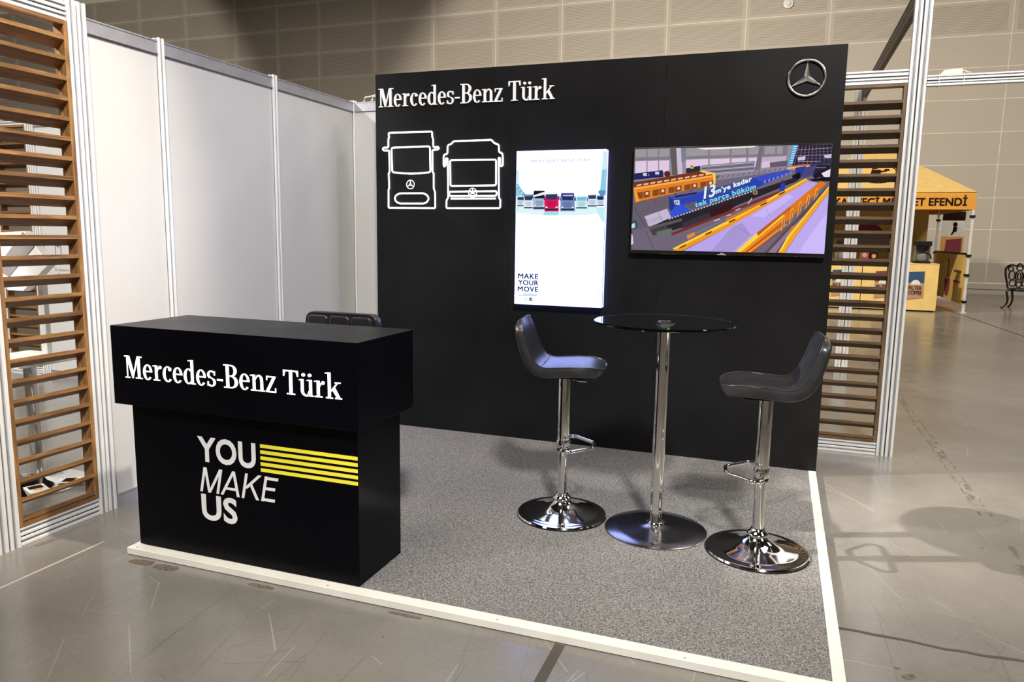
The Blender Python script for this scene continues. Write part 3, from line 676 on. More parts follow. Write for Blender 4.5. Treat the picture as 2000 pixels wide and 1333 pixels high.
# ------------------------------------------------------------------ pictures on screens (flat coloured print, points read in picture units)
def homog(src):
    """3x3 map taking the four corners (tl, tr, br, bl) to the unit square, v up"""
    import numpy as np
    dst = [(0, 1), (1, 1), (1, 0), (0, 0)]; A = []; B = []
    for (x, y), (u, v) in zip(src, dst):
        A += [[x, y, 1, 0, 0, 0, -u*x, -u*y], [0, 0, 0, x, y, 1, -v*x, -v*y]]; B += [u, v]
    h = list(np.linalg.solve(np.array(A, float), np.array(B, float)))+[1]
    def f(x, y):
        w = h[6]*x+h[7]*y+1
        return (min(1, max(0, (h[0]*x+h[1]*y+h[2])/w)), min(1, max(0, (h[3]*x+h[4]*y+h[5])/w)))
    return f
def lin(c): return tuple(((v/255+0.055)/1.055)**2.4 if v/255 > 0.04045 else v/255/12.92 for v in c)
class Picture:
    def __init__(s, corners, x0, x1, z0, z1, y): s.h = homog(corners); s.r = (x0, x1, z0, z1, y); s.V = []; s.F = []; s.C = []; s.k = 0
    def pt(s, x, y):
        u, v = s.h(x, y); x0, x1, z0, z1, yy = s.r
        return (x0+u*(x1-x0), yy-0.00005*s.k, z0+v*(z1-z0))
    def poly(s, pts, c):
        s.k += 1; n = len(s.V); s.V += [s.pt(*p) for p in pts]; s.F.append(tuple(range(n, n+len(pts)))); s.C.append(lin(c)); return s
    def rect(s, a, b, c, d, col): return s.poly([(a, b), (c, b), (c, d), (a, d)], col)
    def grad(s, pts4, ca, cb, n=8):
        """quad (a, b, c, d) shaded from the a-d side to the b-c side in bands"""
        a, b, c, d = pts4
        mix = lambda p, q, t: (p[0]+(q[0]-p[0])*t, p[1]+(q[1]-p[1])*t)
        for i in range(n):
            t0, t1 = i/n, (i+1)/n
            s.poly([mix(a, b, t0), mix(a, b, t1), mix(d, c, t1), mix(d, c, t0)], tuple(ca[j]+(cb[j]-ca[j])*(i+.5)/n for j in range(3)))
            if i < n-1: s.k -= 1
        return s
    def stroke(s, p, q, w, c):
        dx, dy = q[0]-p[0], q[1]-p[1]; l = math.hypot(dx, dy) or 1; nx, ny = -dy/l*w/2, dx/l*w/2
        return s.poly([(p[0]+nx, p[1]+ny), (q[0]+nx, q[1]+ny), (q[0]-nx, q[1]-ny), (p[0]-nx, p[1]-ny)], c)
    def text(s, txt, bl, br, tl, c, offset=0.0, shear=0.0, spacing=1.0, bold=0.0):
        if bold:    # heavier strokes from shifted copies
            for k in (-1, 0, 1):
                for q in ((-1, 1) if k else (0,)):
                    d = (k*bold, q*bold*0.6)
                    s.text(txt, (bl[0]+d[0], bl[1]+d[1]), (br[0]+d[0], br[1]+d[1]), (tl[0]+d[0], tl[1]+d[1]), c, offset, shear, spacing)
            return s
        """text box spanned by its lower left, lower right and upper left corners"""
        sh = fit(text_sh(txt, offset, shear, spacing), 0, 1, 0, 1); s.k += 1; n = len(s.V)
        for u, v, _ in sh.v: s.V.append(s.pt(bl[0]+u*(br[0]-bl[0])+v*(tl[0]-bl[0]), bl[1]+u*(br[1]-bl[1])+v*(tl[1]-bl[1])))
        for f in sh.f: s.F.append(tuple(i+n for i in f)); s.C.append(lin(c))
        return s
    def cut(s, name, mat, parent):
        o = s.build(name, mat, parent); s.V = []; s.F = []; s.C = []; return o
    def build(s, name, mat, parent):
        me = bpy.data.meshes.new(name); me.from_pydata(s.V, [], s.F); me.materials.append(mat)
        at = me.color_attributes.new('picture', 'FLOAT_COLOR', 'CORNER')
        i = 0
        for f, c in zip(s.F, s.C):
            for _ in f: at.data[i].color = (*c, 1); i += 1
        return link(name, me, parent)

# ---- television
TX0, TX1, TZ0, TZ1 = 1.901, 3.078, 1.372, 2.042
t = thing('television', 'wide flat television on the wall showing a factory hall', 'television', (0, 0, 0))
part('housing', Sh().box(TX0, TX1, -0.05, -0.022, TZ0, TZ1), M['bezel'], t, bevel=0.003)
part('back_box', Sh().box(TX0+0.2, TX1-0.2, -0.022, -0.001, TZ0+0.1, TZ1-0.15), M['bezel'], t)
p = Picture([(130, 185), (1895, 135), (1828, 1125), (102, 1105)], TX0+0.008, TX1-0.008, TZ0+0.022, TZ1-0.008, -0.0505)
p.rect(60, 60, 1960, 1200, (112, 102, 120))
p.poly([(130, 185), (1895, 135), (1890, 345), (125, 480)], (150, 140, 152))
p.poly([(130, 185), (1500, 145), (1495, 240), (128, 292)], (128, 122, 132))
for a, b in ((135, 235), (245, 340), (350, 440), (590, 790), (805, 985), (1000, 1130), (1150, 1250), (1295, 1390), (1405, 1455)):
    y0 = 184-(a-130)*0.026
    p.poly([(a, y0+6), (b, y0+4), (b, 262-(b-130)*0.03), (a, 266-(a-130)*0.03)], (158, 150, 158))
    p.poly([(a, 300-(a-130)*0.036), (b, 298-(b-130)*0.036), (b, 405-(b-130)*0.06), (a, 412-(a-130)*0.06)], (222, 200, 226))
p.poly([(690, 178), (1240, 150), (1180, 168), (760, 190)], (245, 240, 228))
p.poly([(448, 180), (500, 178), (515, 420), (468, 422)], (98, 90, 92)); p.poly([(503, 178), (545, 177), (562, 412), (520, 416)], (202, 188, 208))
p.poly([(545, 185), (580, 183), (590, 300), (552, 305)], (120, 130, 140))
p.poly([(1250, 150), (1285, 149), (1252, 372), (1205, 378)], (124, 108, 122))
p.poly([(1270, 260), (1490, 245), (1480, 330), (1265, 350)], (190, 172, 200))
p.poly([(1545, 143), (1590, 141), (1540, 322), (1498, 326)], (70, 160, 215))
for k in range(8): p.stroke((1549-k*5, 160+k*21), (1582-k*5, 157+k*21), 7, (225, 240, 250))
p.poly([(1595, 142), (1893, 137), (1885, 470), (1540, 330)], (44, 36, 52))
for k in range(9): p.stroke((1600+k*31, 150), (1560+k*38, 320), 5, (120, 110, 130))
for k in range(7): p.stroke((1590, 190+k*26), (1885, 170+k*30), 5, (92, 82, 108) if k % 2 else (150, 140, 170))
p.poly([(1820, 235), (1890, 225), (1888, 260), (1830, 262)], (200, 190, 225)); p.poly([(1750, 300), (1885, 270), (1880, 300), (1760, 330)], (52, 50, 80))
p.poly([(1590, 255), (1660, 245), (1655, 280), (1590, 285)], (210, 190, 220))
p.poly([(122, 410), (383, 378), (388, 440), (122, 470)], (38, 40, 96))
p.rect(205, 405, 240, 432, (205, 205, 225)); p.rect(315, 392, 350, 418, (205, 205, 225)); p.rect(250, 412, 262, 432, (120, 120, 170))
p.poly(circle(425, 412, 28, 14), (92, 38, 40))
p.poly([(590, 362), (720, 335), (725, 395), (595, 405)], (40, 46, 62)); p.poly([(630, 335), (660, 332), (660, 362), (632, 364)], (220, 190, 60)); p.rect(638, 335, 650, 350, (30, 30, 30))
p.poly([(725, 335), (1210, 290), (1195, 385), (740, 425)], (128, 122, 136))
for k in range(5): p.stroke((735, 345+k*18), (1200, 302+k*19), 5, (205, 198, 215) if k % 2 == 0 else (70, 66, 76))
p.poly([(1270, 300), (1345, 290), (1345, 345), (1270, 355)], (214, 196, 222)); p.poly([(1340, 305), (1500, 285), (1495, 335), (1345, 350)], (98, 92, 104))
p.poly([(1350, 352), (1700, 315), (1690, 345), (1360, 378)], (206, 112, 70)); p.poly([(1380, 360), (1700, 330), (1700, 342), (1400, 372)], (240, 190, 120))
# orange fence on the left
p.poly([(122, 492), (715, 385), (858, 418), (128, 550)], (118, 52, 36))
for k in range(11): p.poly([(150+k*62, 512-k*10.5), (196+k*62, 504-k*10.5), (190+k*62, 520-k*10.5), (146+k*62, 528-k*10.5)], (232, 190, 150))
p.poly([(122, 548), (856, 424), (856, 500), (135, 672)], (232, 128, 42))
p.poly([(122, 540), (856, 416), (856, 432), (122, 560)], (250, 172, 80))
for k in range(5):
    a = 150+k*143; b = a+118; y = 585-k*24.5
    p.poly([(a, y), (b, y-20), (b, y+38-k*3), (a, y+60-k*3)], (132, 74, 34)); p.stroke((a+58, y-6), (a+58, y+48-k*3), 5, (232, 128, 42))
    p.poly([(a+80, y-4), (a+104, y-8), (a+104, y+16), (a+80, y+20)], (236, 200, 180))
    p.rect(a+50, y+68-k*6, a+72, y+76-k*6, (60, 34, 30))
p.poly([(710, 382), (735, 380), (858, 404), (858, 500), (840, 504), (838, 418), (735, 396)], (255, 205, 90))
p.poly([(120, 565), (146, 562), (200, 742), (168, 752)], (246, 158, 50)); p.poly([(140, 758), (205, 738), (205, 750), (145, 770)], (235, 230, 235))
p.poly([(125, 675), (440, 605), (440, 720), (235, 800), (240, 900), (102, 930)], (104, 94, 108))
p.poly(circle(322, 660, 12, 10), (150, 60, 50))
# blue press brake
p.poly([(860, 470), (1480, 375), (1520, 330), (1240, 380), (900, 425)], (140, 132, 152))
for k in range(14): p.stroke((870+k*46, 452-k*6), (890+k*46, 428-k*6), 5, (70, 66, 84))
p.poly([(438, 618), (760, 565), (770, 600), (500, 660)], (62, 78, 168)); p.poly([(490, 612), (690, 575), (690, 590), (500, 625)], (30, 36, 70))
p.poly([(438, 618), (500, 660), (540, 705), (470, 760), (445, 735)], (44, 54, 128))
p.poly([(500, 655), (1240, 430), (1500, 368), (1530, 388), (1260, 520), (680, 720), (560, 700)], (48, 66, 176))
p.poly([(770, 560), (1100, 470), (1130, 520), (790, 640)], (62, 72, 150)); p.poly([(1200, 440), (1480, 372), (1530, 392), (1260, 480)], (60, 78, 190))
p.poly([(430, 800), (500, 700), (560, 690), (640, 745), (470, 825)], (52, 84, 206)); p.poly([(570, 690), (690, 655), (700, 700), (650, 735)], (96, 88, 104))
for k in range(7): p.poly([(1290+k*38, 470-k*13), (1305+k*38, 462-k*13), (1310+k*38, 486-k*14), (1290+k*38, 496-k*14)], (120, 132, 214))
p.poly([(1570, 350), (1660, 335), (1690, 380), (1600, 440), (1570, 420)], (44, 60, 150)); p.poly([(1540, 420), (1610, 390), (1620, 440), (1550, 490)], (26, 24, 30))
p.poly([(1650, 350), (1760, 320), (1720, 420), (1620, 450)], (70, 72, 124)); p.poly([(1720, 420), (1875, 330), (1870, 400), (1740, 450)], (30, 28, 44))
p.poly([(1800, 400), (1880, 360), (1878, 440), (1820, 430)], (236, 220, 235)); p.poly([(1690, 455), (1880, 430), (1878, 470), (1720, 470)], (24, 22, 26))
p.poly([(485, 655), (535, 650), (538, 692), (495, 690)], (220, 226, 245)); p.text('H', (500, 688), (525, 684), (498, 660), (40, 50, 130), 0.03)
p.poly([(222, 800), (425, 728), (470, 822), (262, 892)], (196, 182, 208))
for k in range(6): p.stroke((246+k*22, 828-k*7), (262+k*22, 868-k*7), 5, (150, 140, 160))
p.stroke((345, 760), (385, 838), 4, (120, 112, 128))
p.poly([(430, 822), (1560, 440), (1590, 470), (560, 900), (330, 965), (255, 905)], (44, 38, 44))
for k in range(30): p.poly([(440+k*26, 818-k*9), (454+k*26, 813-k*9), (456+k*26, 824-k*9), (443+k*26, 829-k*9)], (205, 200, 220))
p.poly([(560, 860), (700, 800), (1000, 690), (1010, 760), (720, 870), (560, 905)], (58, 52, 62)); p.poly([(800, 745), (1000, 670), (1050, 690), (960, 760), (820, 800)], (56, 26, 34))
p.poly([(250, 898), (560, 815), (560, 840), (270, 925)], (92, 86, 90)); p.poly([(270, 925), (430, 885), (440, 930), (300, 975)], (70, 66, 70)); p.poly([(330, 940), (470, 905), (460, 975), (350, 990)], (104, 112, 104))
p.poly([(460, 952), (1430, 560), (1440, 582), (475, 972)], (120, 48, 44))
p.poly([(640, 960), (1440, 590), (1420, 640), (980, 810), (620, 990)], (128, 116, 136))
for a, b, c, d in ((845, 838, 900, 818), (960, 790, 1000, 775), (1150, 680, 1185, 628), (1040, 740, 1080, 722)): p.stroke((a, b), (c, d), 7, (225, 222, 232))
p.poly(circle(1214, 575, 22, 14), (178, 140, 110)); p.poly(circle(1214, 575, 12, 12), (90, 60, 60))
# yellow lift tables and sheets of metal
p.poly([(475, 1110), (960, 850), (1675, 452), (1688, 470), (990, 885), (560, 1112)], (236, 150, 40))
p.poly([(478, 1090), (960, 838), (1660, 448), (1672, 458), (975, 858), (500, 1100)], (255, 206, 60))
for a, b in ((540, 1078), (770, 955), (980, 842), (1260, 688), (1420, 590)): p.poly([(a, b), (a+60, b-30), (a+55, b-14), (a, b+12)], (70, 44, 30))
p.poly([(955, 815), (1320, 632), (1320, 652), (960, 842)], (214, 120, 40))
p.poly([(605, 970), (670, 940), (680, 968), (612, 1005)], (226, 140, 70))
p.poly([(575, 1112), (990, 885), (1688, 470), (1775, 488), (1240, 950), (1050, 1118)], (186, 164, 236))
p.poly([(1000, 900), (1100, 850), (1180, 960), (1020, 1112), (820, 1112)], (168, 150, 210)); p.poly([(1180, 790), (1500, 590), (1560, 610), (1300, 800)], (200, 182, 246))
p.stroke((1020, 872), (1190, 968), 4, (140, 120, 180)); p.stroke((1310, 720), (1345, 790), 3, (150, 130, 190))
p.poly([(1045, 1118), (1230, 950), (1790, 470), (1845, 492), (1330, 1000), (1190, 1120)], (222, 118, 36))
p.poly([(1045, 1112), (1225, 945), (1460, 770), (1475, 785), (1090, 1118)], (255, 212, 66)); p.poly([(1230, 940), (1525, 700), (1530, 716), (1240, 970)], (190, 92, 34))
for k in range(4): p.stroke((1110+k*26, 1115), (1480+k*8, 800+k*30), 7, (146, 66, 28) if k % 2 else (250, 170, 60))
for k in range(5): p.poly([(1460+k*72, 790-k*62), (1482+k*72, 772-k*62), (1476+k*72, 860-k*62), (1440+k*72, 935-k*66)], (240, 160, 66)); p.poly([(1470+k*72, 800-k*62), (1476+k*72, 796-k*62), (1462+k*72, 880-k*62), (1452+k*72, 900-k*62)], (90, 44, 30))
p.poly([(1300, 1116), (1440, 960), (1860, 505), (1868, 545), (1520, 950), (1420, 1120)], (98, 74, 82)); p.poly([(1330, 1118), (1500, 930), (1640, 790), (1630, 830), (1480, 1000), (1400, 1120)], (140, 122, 150))
p.poly([(1490, 985), (1540, 880), (1580, 870), (1520, 990)], (206, 130, 60))
p.poly([(1420, 1118), (1500, 985), (1866, 520), (1868, 570), (1600, 935), (1475, 1120)], (240, 164, 44)); p.poly([(1425, 1110), (1500, 975), (1866, 512), (1867, 528), (1530, 965), (1450, 1105)], (255, 210, 70))
p.poly([(1480, 1120), (1600, 940), (1868, 575), (1832, 1126)], (190, 170, 240)); p.poly([(1600, 1120), (1740, 900), (1855, 760), (1840, 1122)], (204, 186, 250))
p.poly([(1428, 568), (1442, 492), (1482, 490), (1472, 562)], (46, 60, 170)); p.poly(circle(1455, 480, 14, 10), (70, 50, 60))
p.poly([(106, 840), (150, 835), (168, 905), (106, 920)], (52, 84, 96)); p.poly([(106, 870), (135, 862), (140, 900), (106, 910)], (190, 220, 235)); p.poly([(102, 960), (118, 975), (125, 1050), (102, 1060)], (215, 205, 225))
p.stroke((235, 930), (310, 1100), 4, (60, 54, 66)); p.stroke((130, 720), (240, 905), 4, (70, 64, 76))
sh_ = (40, 44, 90)
for dx, dy, c in ((5, 6, sh_), (0, 0, (214, 240, 250))):
    p.text('13', (757+dx, 638+dy), (850+dx, 612+dy), (765+dx, 528+dy), c, 0.0, 0.02, 1.0, 4.0)
    p.text("m'ye kadar", (866+dx, 604+dy), (1185+dx, 487+dy), (858+dx, 548+dy), c, 0.0, 0.05, 1.1, 3.0)
    p.text('tek parça büküm', (686+dx, 728+dy), (1222+dx, 556+dy), (676+dx, 672+dy), c if c == sh_ else (120, 206, 226), 0.0, 0.05, 1.1, 3.0)
pic = p.build('picture', M['tv_picture'], t)
lg = Sh().box(2.452, 2.506, -0.0512, -0.0500, TZ0+0.0015, TZ0+0.0045); part('logo_bar', lg, M['white_letter'], t)
lg = Sh()
for k in range(5): lg.box(2.468+k*0.005, 2.4715+k*0.005, -0.0508, -0.0500, TZ0+0.009, TZ0+0.0125)
part('logo', lg, M['white_letter'], t, label='tiny white mark on the lower bezel')

# ---- light box poster
BX0, BX1, BZ0, BZ1 = 1.114, 1.731, 1.006, 2.036; BY = -0.072
t = thing('light_box', 'glowing upright white light box poster on the black wall', 'light box', (0, 0, 0))
part('frame', Sh().box(BX0, BX1, BY+0.008, BY+0.016, BZ0, BZ1), M['bezel'], t)
part('lit_edge', Sh().box(BX0+0.002, BX1-0.002, BY+0.016, -0.012, BZ0+0.002, BZ1-0.002), M['box_side'], t, label='bluish glowing edge')
part('back_tray', Sh().box(BX0+0.05, BX1-0.05, -0.012, -0.001, BZ0+0.05, BZ1-0.05), M['bezel'], t)
fc = part('poster_face', Sh().box(BX0, BX1, BY, BY+0.008, BZ0, BZ1), M['box_lit'], t, bevel=0.004)
p = Picture([(73, 97), (742, 80), (702, 1265), (62, 1235)], BX0, BX1, BZ0, BZ1, BY-0.0003)
def sky(pts, a, b, n=10): p.grad(pts, a, b, n)
p.poly([(74, 240), (90, 236), (98, 330), (74, 345)], (206, 240, 250)); p.poly([(70, 345), (90, 340), (130, 425), (70, 440)], (150, 205, 222))
for k in range(6): p.poly(circle(82+k*9, 370+k*11, 16, 9), (120, 180, 205) if k % 2 else (170, 215, 228))
p.poly([(705, 240), (739, 232), (733, 400), (690, 405)], (140, 205, 226)); p.poly([(715, 100), (741, 98), (739, 232), (705, 240)], (206, 238, 250))
for k in range(5): p.poly(circle(692+k*9, 405+(k % 2)*12, 15, 9), (92, 150, 190))
p.poly([(66, 515), (728, 515), (726, 560), (600, 575), (300, 580), (66, 560)], (222, 246, 250)); p.poly([(285, 550), (390, 552), (380, 580), (270, 576)], (160, 226, 236)); p.poly([(660, 520), (726, 520), (722, 640), (690, 600)], (198, 236, 244))
p.cut('sky_print', M['poster_picture'], fc)
def lorry(x0, y0, x1, y1, top, glass_, low):
    w, h = x1-x0, y1-y0
    p.poly([(x0+w*.06, y0), (x1-w*.06, y0), (x1, y0+h*.5), (x1, y1), (x0, y1), (x0, y0+h*.5)], low)
    p.poly([(x0+w*.06, y0), (x1-w*.06, y0), (x1-w*.02, y0+h*.22), (x0+w*.02, y0+h*.22)], top)
    p.poly([(x0+w*.08, y0+h*.14), (x1-w*.08, y0+h*.12), (x1-w*.14, y0+h*.40), (x0+w*.14, y0+h*.40)], glass_)
    for k in range(3): p.stroke((x0+w*.22, y0+h*(.55+.09*k)), (x1-w*.22, y0+h*(.55+.09*k)), h*.03, tuple(v*.6 for v in low))
    p.poly([(x0+w*.05, y0+h*.86), (x1-w*.05, y0+h*.86), (x1-w*.05, y0+h*.95), (x0+w*.05, y0+h*.95)], (40, 44, 70))
    p.rect(x0+w*.06, y0+h*.76, x0+w*.22, y0+h*.82, (240, 250, 255)); p.rect(x1-w*.22, y0+h*.76, x1-w*.06, y0+h*.82, (240, 250, 255))
    p.rect(x0-w*.05, y0+h*.2, x0+w*.02, y0+h*.42, (50, 60, 90)); p.rect(x1-w*.02, y0+h*.2, x1+w*.05, y0+h*.42, (50, 60, 90))
    p.cut('lorry_print', M['poster_picture'], fc)
lorry(78, 432, 130, 515, (210, 226, 236), (46, 60, 96), (206, 222, 236)); lorry(668, 430, 722, 512, (90, 110, 160), (30, 44, 90), (206, 222, 236))
lorry(128, 422, 200, 533, (120, 140, 180), (40, 56, 92), (226, 232, 242)); lorry(598, 415, 670, 518, (240, 244, 250), (44, 60, 110), (214, 226, 240))
lorry(198, 395, 290, 538, (20, 24, 34), (14, 20, 34), (168, 188, 214)); lorry(513, 428, 600, 533, (240, 250, 252), (120, 190, 224), (200, 234, 242))
lorry(400, 412, 507, 548, (70, 66, 110), (40, 48, 104), (120, 140, 190)); lorry(283, 402, 388, 550, (246, 246, 250), (44, 60, 96), (222, 24, 92))
p.poly([(203, 430), (285, 402), (288, 424), (206, 442)], (235, 240, 245)); p.stroke((420, 432), (495, 431), 8, (210, 206, 230))
p.text('MERCEDES-BENZ TÜRK', (190, 184), (625, 173), (190, 159), (95, 97, 104), 0.0, 0, 1.25)
p.cut('header_text', M['poster_picture'], fc)
p.text('For all who keep the world moving.', (96, 681), (374, 684), (96, 667), (60, 62, 70), 0.0)
p.cut('headline_text', M['poster_picture'], fc)
for a, b in ((100, 715), (100, 750), (100, 815), (100, 852), (100, 892)): p.rect(a, b-3, a+8, b+1, (170, 172, 180))
for b in (722, 744, 806, 910): p.rect(672, b-3, 692, b, (175, 177, 184))
p.cut('small_print', M['poster_picture'], fc)
p.text('MAKE', (94, 1047), (239, 1052), (94, 1010), (12, 12, 14), 0.0, 0, 1.08, 1.3); p.text('YOUR', (94, 1094), (239, 1099), (94, 1058), (12, 12, 14), 0.0, 0, 1.08, 1.3); p.text('MOVE', (91, 1141), (239, 1147), (91, 1105), (12, 12, 14), 0.0, 0, 1.08, 1.3)
p.cut('slogan_text', M['poster_picture'], fc)
p.rect(94, 998, 136, 1000, (150, 150, 150)); p.rect(128, 1156, 205, 1159, (130, 136, 140)); p.rect(100, 1167, 232, 1173, (110, 160, 176))
for q0, q1 in (((135, 1188), (159, 1188)), ((135, 1211), (159, 1211)), ((135, 1188), (135, 1211)), ((159, 1188), (159, 1211))): p.stroke(q0, q1, 2.5, (150, 150, 150))
p.poly(circle(147, 1200, 6, 12), (150, 150, 150)); p.poly(circle(147, 1200, 4, 12), (250, 250, 250))
p.poly([(176, 1188), (197, 1189), (197, 1213), (176, 1212)], (20, 20, 24)); p.text('f', (184, 1212), (193, 1212), (184, 1193), (250, 250, 250), 0.02)
for k in range(4): p.stroke((64, 1228-k*18), (130, 1218-k*26), 5, (236, 240, 190)); p.stroke((640+k*14, 1225-k*26), (700, 1170-k*30), 5, (240, 242, 196))
p.build('footer_print', M['poster_picture'], fc)

# ------------------------------------------------------------------ reception counter
t = thing('reception_counter', 'black reception counter with white lit company lettering', 'counter', (0, 0, 0))
CY = -2.434
part('upper_box', Sh().box(0.067, 1.318, CY, -1.973, 0.709, 1.061), M['black_lam'], t, bevel=0.0012, seg=1)
part('lower_box', Sh().box(0.109, 1.279, -2.379, -2.026, HP+0.0006, 0.7085), M['black_lam'], t, bevel=0.0012, seg=1)
sg = link('letter_panel', Sh().box(0.12, 1.26, CY-0.0004, CY-0.0001, 0.80, 0.98).mesh('letter_panel', M['black_lam']), t)
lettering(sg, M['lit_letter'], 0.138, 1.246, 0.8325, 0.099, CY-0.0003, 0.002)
LY = -2.3795
def front_txt(txt, x0, x1, z0, z1, offset, shear=0.0, spacing=1.0):
    s = fit(text_sh(txt, offset, shear, spacing), x0, x1, z0, z1).map(lambda x, q, z: (x, LY, q))
    return part('slogan_word', s, M['print_white'], t)
front_txt('YOU', 0.470, 0.780, 0.474, 0.590, 0.030, 0.0, 1.05)
def fit3(sh, x0, x1, y0, y1):
    zs = [p[2] for p in sh.v]; fit(sh, x0, x1, y0, y1); sh.v = [(p[0], p[1], z) for p, z in zip(sh.v, zs)]; return sh
mk = Sh()   # light slanted capitals, drawn as straight strokes (cap height 1)
def bar(p, q, w=0.15):
    dx, dy = q[0]-p[0], q[1]-p[1]; h = w/2*math.hypot(dx, dy)/abs(dy) if abs(dy) > 0.5 else None
    P = [(p[0]-h, p[1]), (p[0]+h, p[1]), (q[0]+h, q[1]), (q[0]-h, q[1])] if h else [(p[0], p[1]-w/2), (q[0], q[1]-w/2), (q[0], q[1]+w/2), (p[0], p[1]+w/2)]
    mk.v += [(x+0.20*y, y, len(mk.f)) for x, y in P]; n = len(mk.v); mk.f.append((n-4, n-3, n-2, n-1))
for p, q in (((0.075, 0), (0.075, 1)), ((0.10, 1), (0.45, 0)), ((0.80, 1), (0.45, 0)), ((0.825, 0), (0.825, 1)),
             ((1.02, 0), (1.39, 1)), ((1.76, 0), (1.39, 1)), ((1.16, 0.28), (1.62, 0.28)), ((1.97, 0), (1.97, 1)), ((2.02, 0.40), (2.56, 1)), ((2.22, 0.60), (2.62, 0)),
             ((2.83, 0), (2.83, 1)), ((2.83, 0.075), (3.36, 0.075)), ((2.83, 0.52), (3.30, 0.52)), ((2.83, 0.925), (3.36, 0.925))): bar(p, q, 0.105 if p[1] == 0.28 else 0.12)
part('slogan_word', fit3(mk, 0.474, 0.893, 0.337, 0.450).map(lambda x, q, z: (x, LY-0.00004*z, q)), M['print_white'], t)
front_txt('US', 0.478, 0.672, 0.208, 0.328, 0.030, 0.0, 1.05)
for k in range(5): part('stripe', Sh().box(0.804, 1.2785, LY-0.0002, LY+0.0006, 0.573-0.0263*k, 0.5885-0.0263*k), M['print_yellow'], t)

# ------------------------------------------------------------------ bar stools
XSEC = [(x, 1.0) for x in (-0.93, -0.7, -0.4, 0, 0.4, 0.7, 0.93)]+[(0.985, 0.82), (1.0, 0.4), (1.0, -0.3), (0.985, -0.75), (0.94, -1.0)]+[(x, -1.0) for x in (0.5, 0, -0.5)]+[(-0.94, -1.0), (-0.985, -0.75), (-1.0, -0.3), (-1.0, 0.4), (-0.985, 0.82)]
def shell(prof, width, th, nr=20):
    """upholstered shell: prof = top-surface points (u, z) from front to back top, width(s) half width"""
    s = Sh(); n = len(prof); P = [Vector((a, 0, b)) for a, b in prof]
    acc = [0]
    for i in range(1, n): acc.append(acc[-1]+(P[i]-P[i-1]).length)
    tot = acc[-1]
    for i, q in enumerate(P):
        a = P[max(0, i-1)]; b = P[min(n-1, i+1)]; tg = (b-a).normalized(); nm = Vector((tg.z, 0, -tg.x))
        sd = acc[i]; w = width(sd, tot); tt = th(sd, tot)
        for ex, ez in XSEC:
            dish = 0.010*(1-ex*ex) if ez > 0.9 else 0
            s.v.append(tuple(q+Vector((0, 1, 0))*ex*w+nm*(-tt/2+ez*tt/2-dish)))
    nr = len(XSEC)
    for i in range(n-1):
        for k in range(nr): s.f.append((i*nr+k, i*nr+(k+1) % nr, (i+1)*nr+(k+1) % nr, (i+1)*nr+k))
    s.f += [tuple(range(nr-1, -1, -1)), tuple((n-1)*nr+k for k in range(nr))]
    return s
def bez(ctrl, n):
    """Catmull-Rom through ctrl"""
    out = []; c = [ctrl[0]]+list(ctrl)+[ctrl[-1]]
    for i in range(1, len(c)-2):
        for k in range(n):
            t_ = k/n; o_ = []
            for d in range(len(c[0])):
                a, b, e, f = c[i-1][d], c[i][d], c[i+1][d], c[i+2][d]
                o_.append(0.5*(2*b+(e-a)*t_+(2*a-5*b+4*e-f)*t_**2+(3*b-a-3*e+f)*t_**3))
            out.append(tuple(o_))
    out.append(tuple(ctrl[-1])); return out
PROF = [(u, z-0.034) for u, z in bez([(0.208, 0.832), (0.17, 0.844), (0.10, 0.851), (0.0, 0.846), (-0.08, 0.842), (-0.125, 0.862), (-0.155, 0.910), (-0.178, 0.97), (-0.195, 1.03), (-0.208, 1.068)], 6)]
def seat_w(sd, tot):
    w = 0.19 if sd < 0.30 else 0.19-0.02*(sd-0.30)/(tot-0.30)
    if sd < 0.15: w *= 0.36+0.64*(1-((0.15-sd)/0.15)**2.6)**0.5
    e = tot-sd
    if e < 0.06: w *= (1-((0.06-e)/0.06)**2.2)*0.28+0.72
    return w
def seat_t(sd, tot):
    e = min(sd, tot-sd); b = 0.052 if sd < 0.35 else 0.052-0.014*(sd-0.35)/(tot-0.35)
    return b*(0.60+0.40*min(1, e/0.025)) if e < 0.025 else b
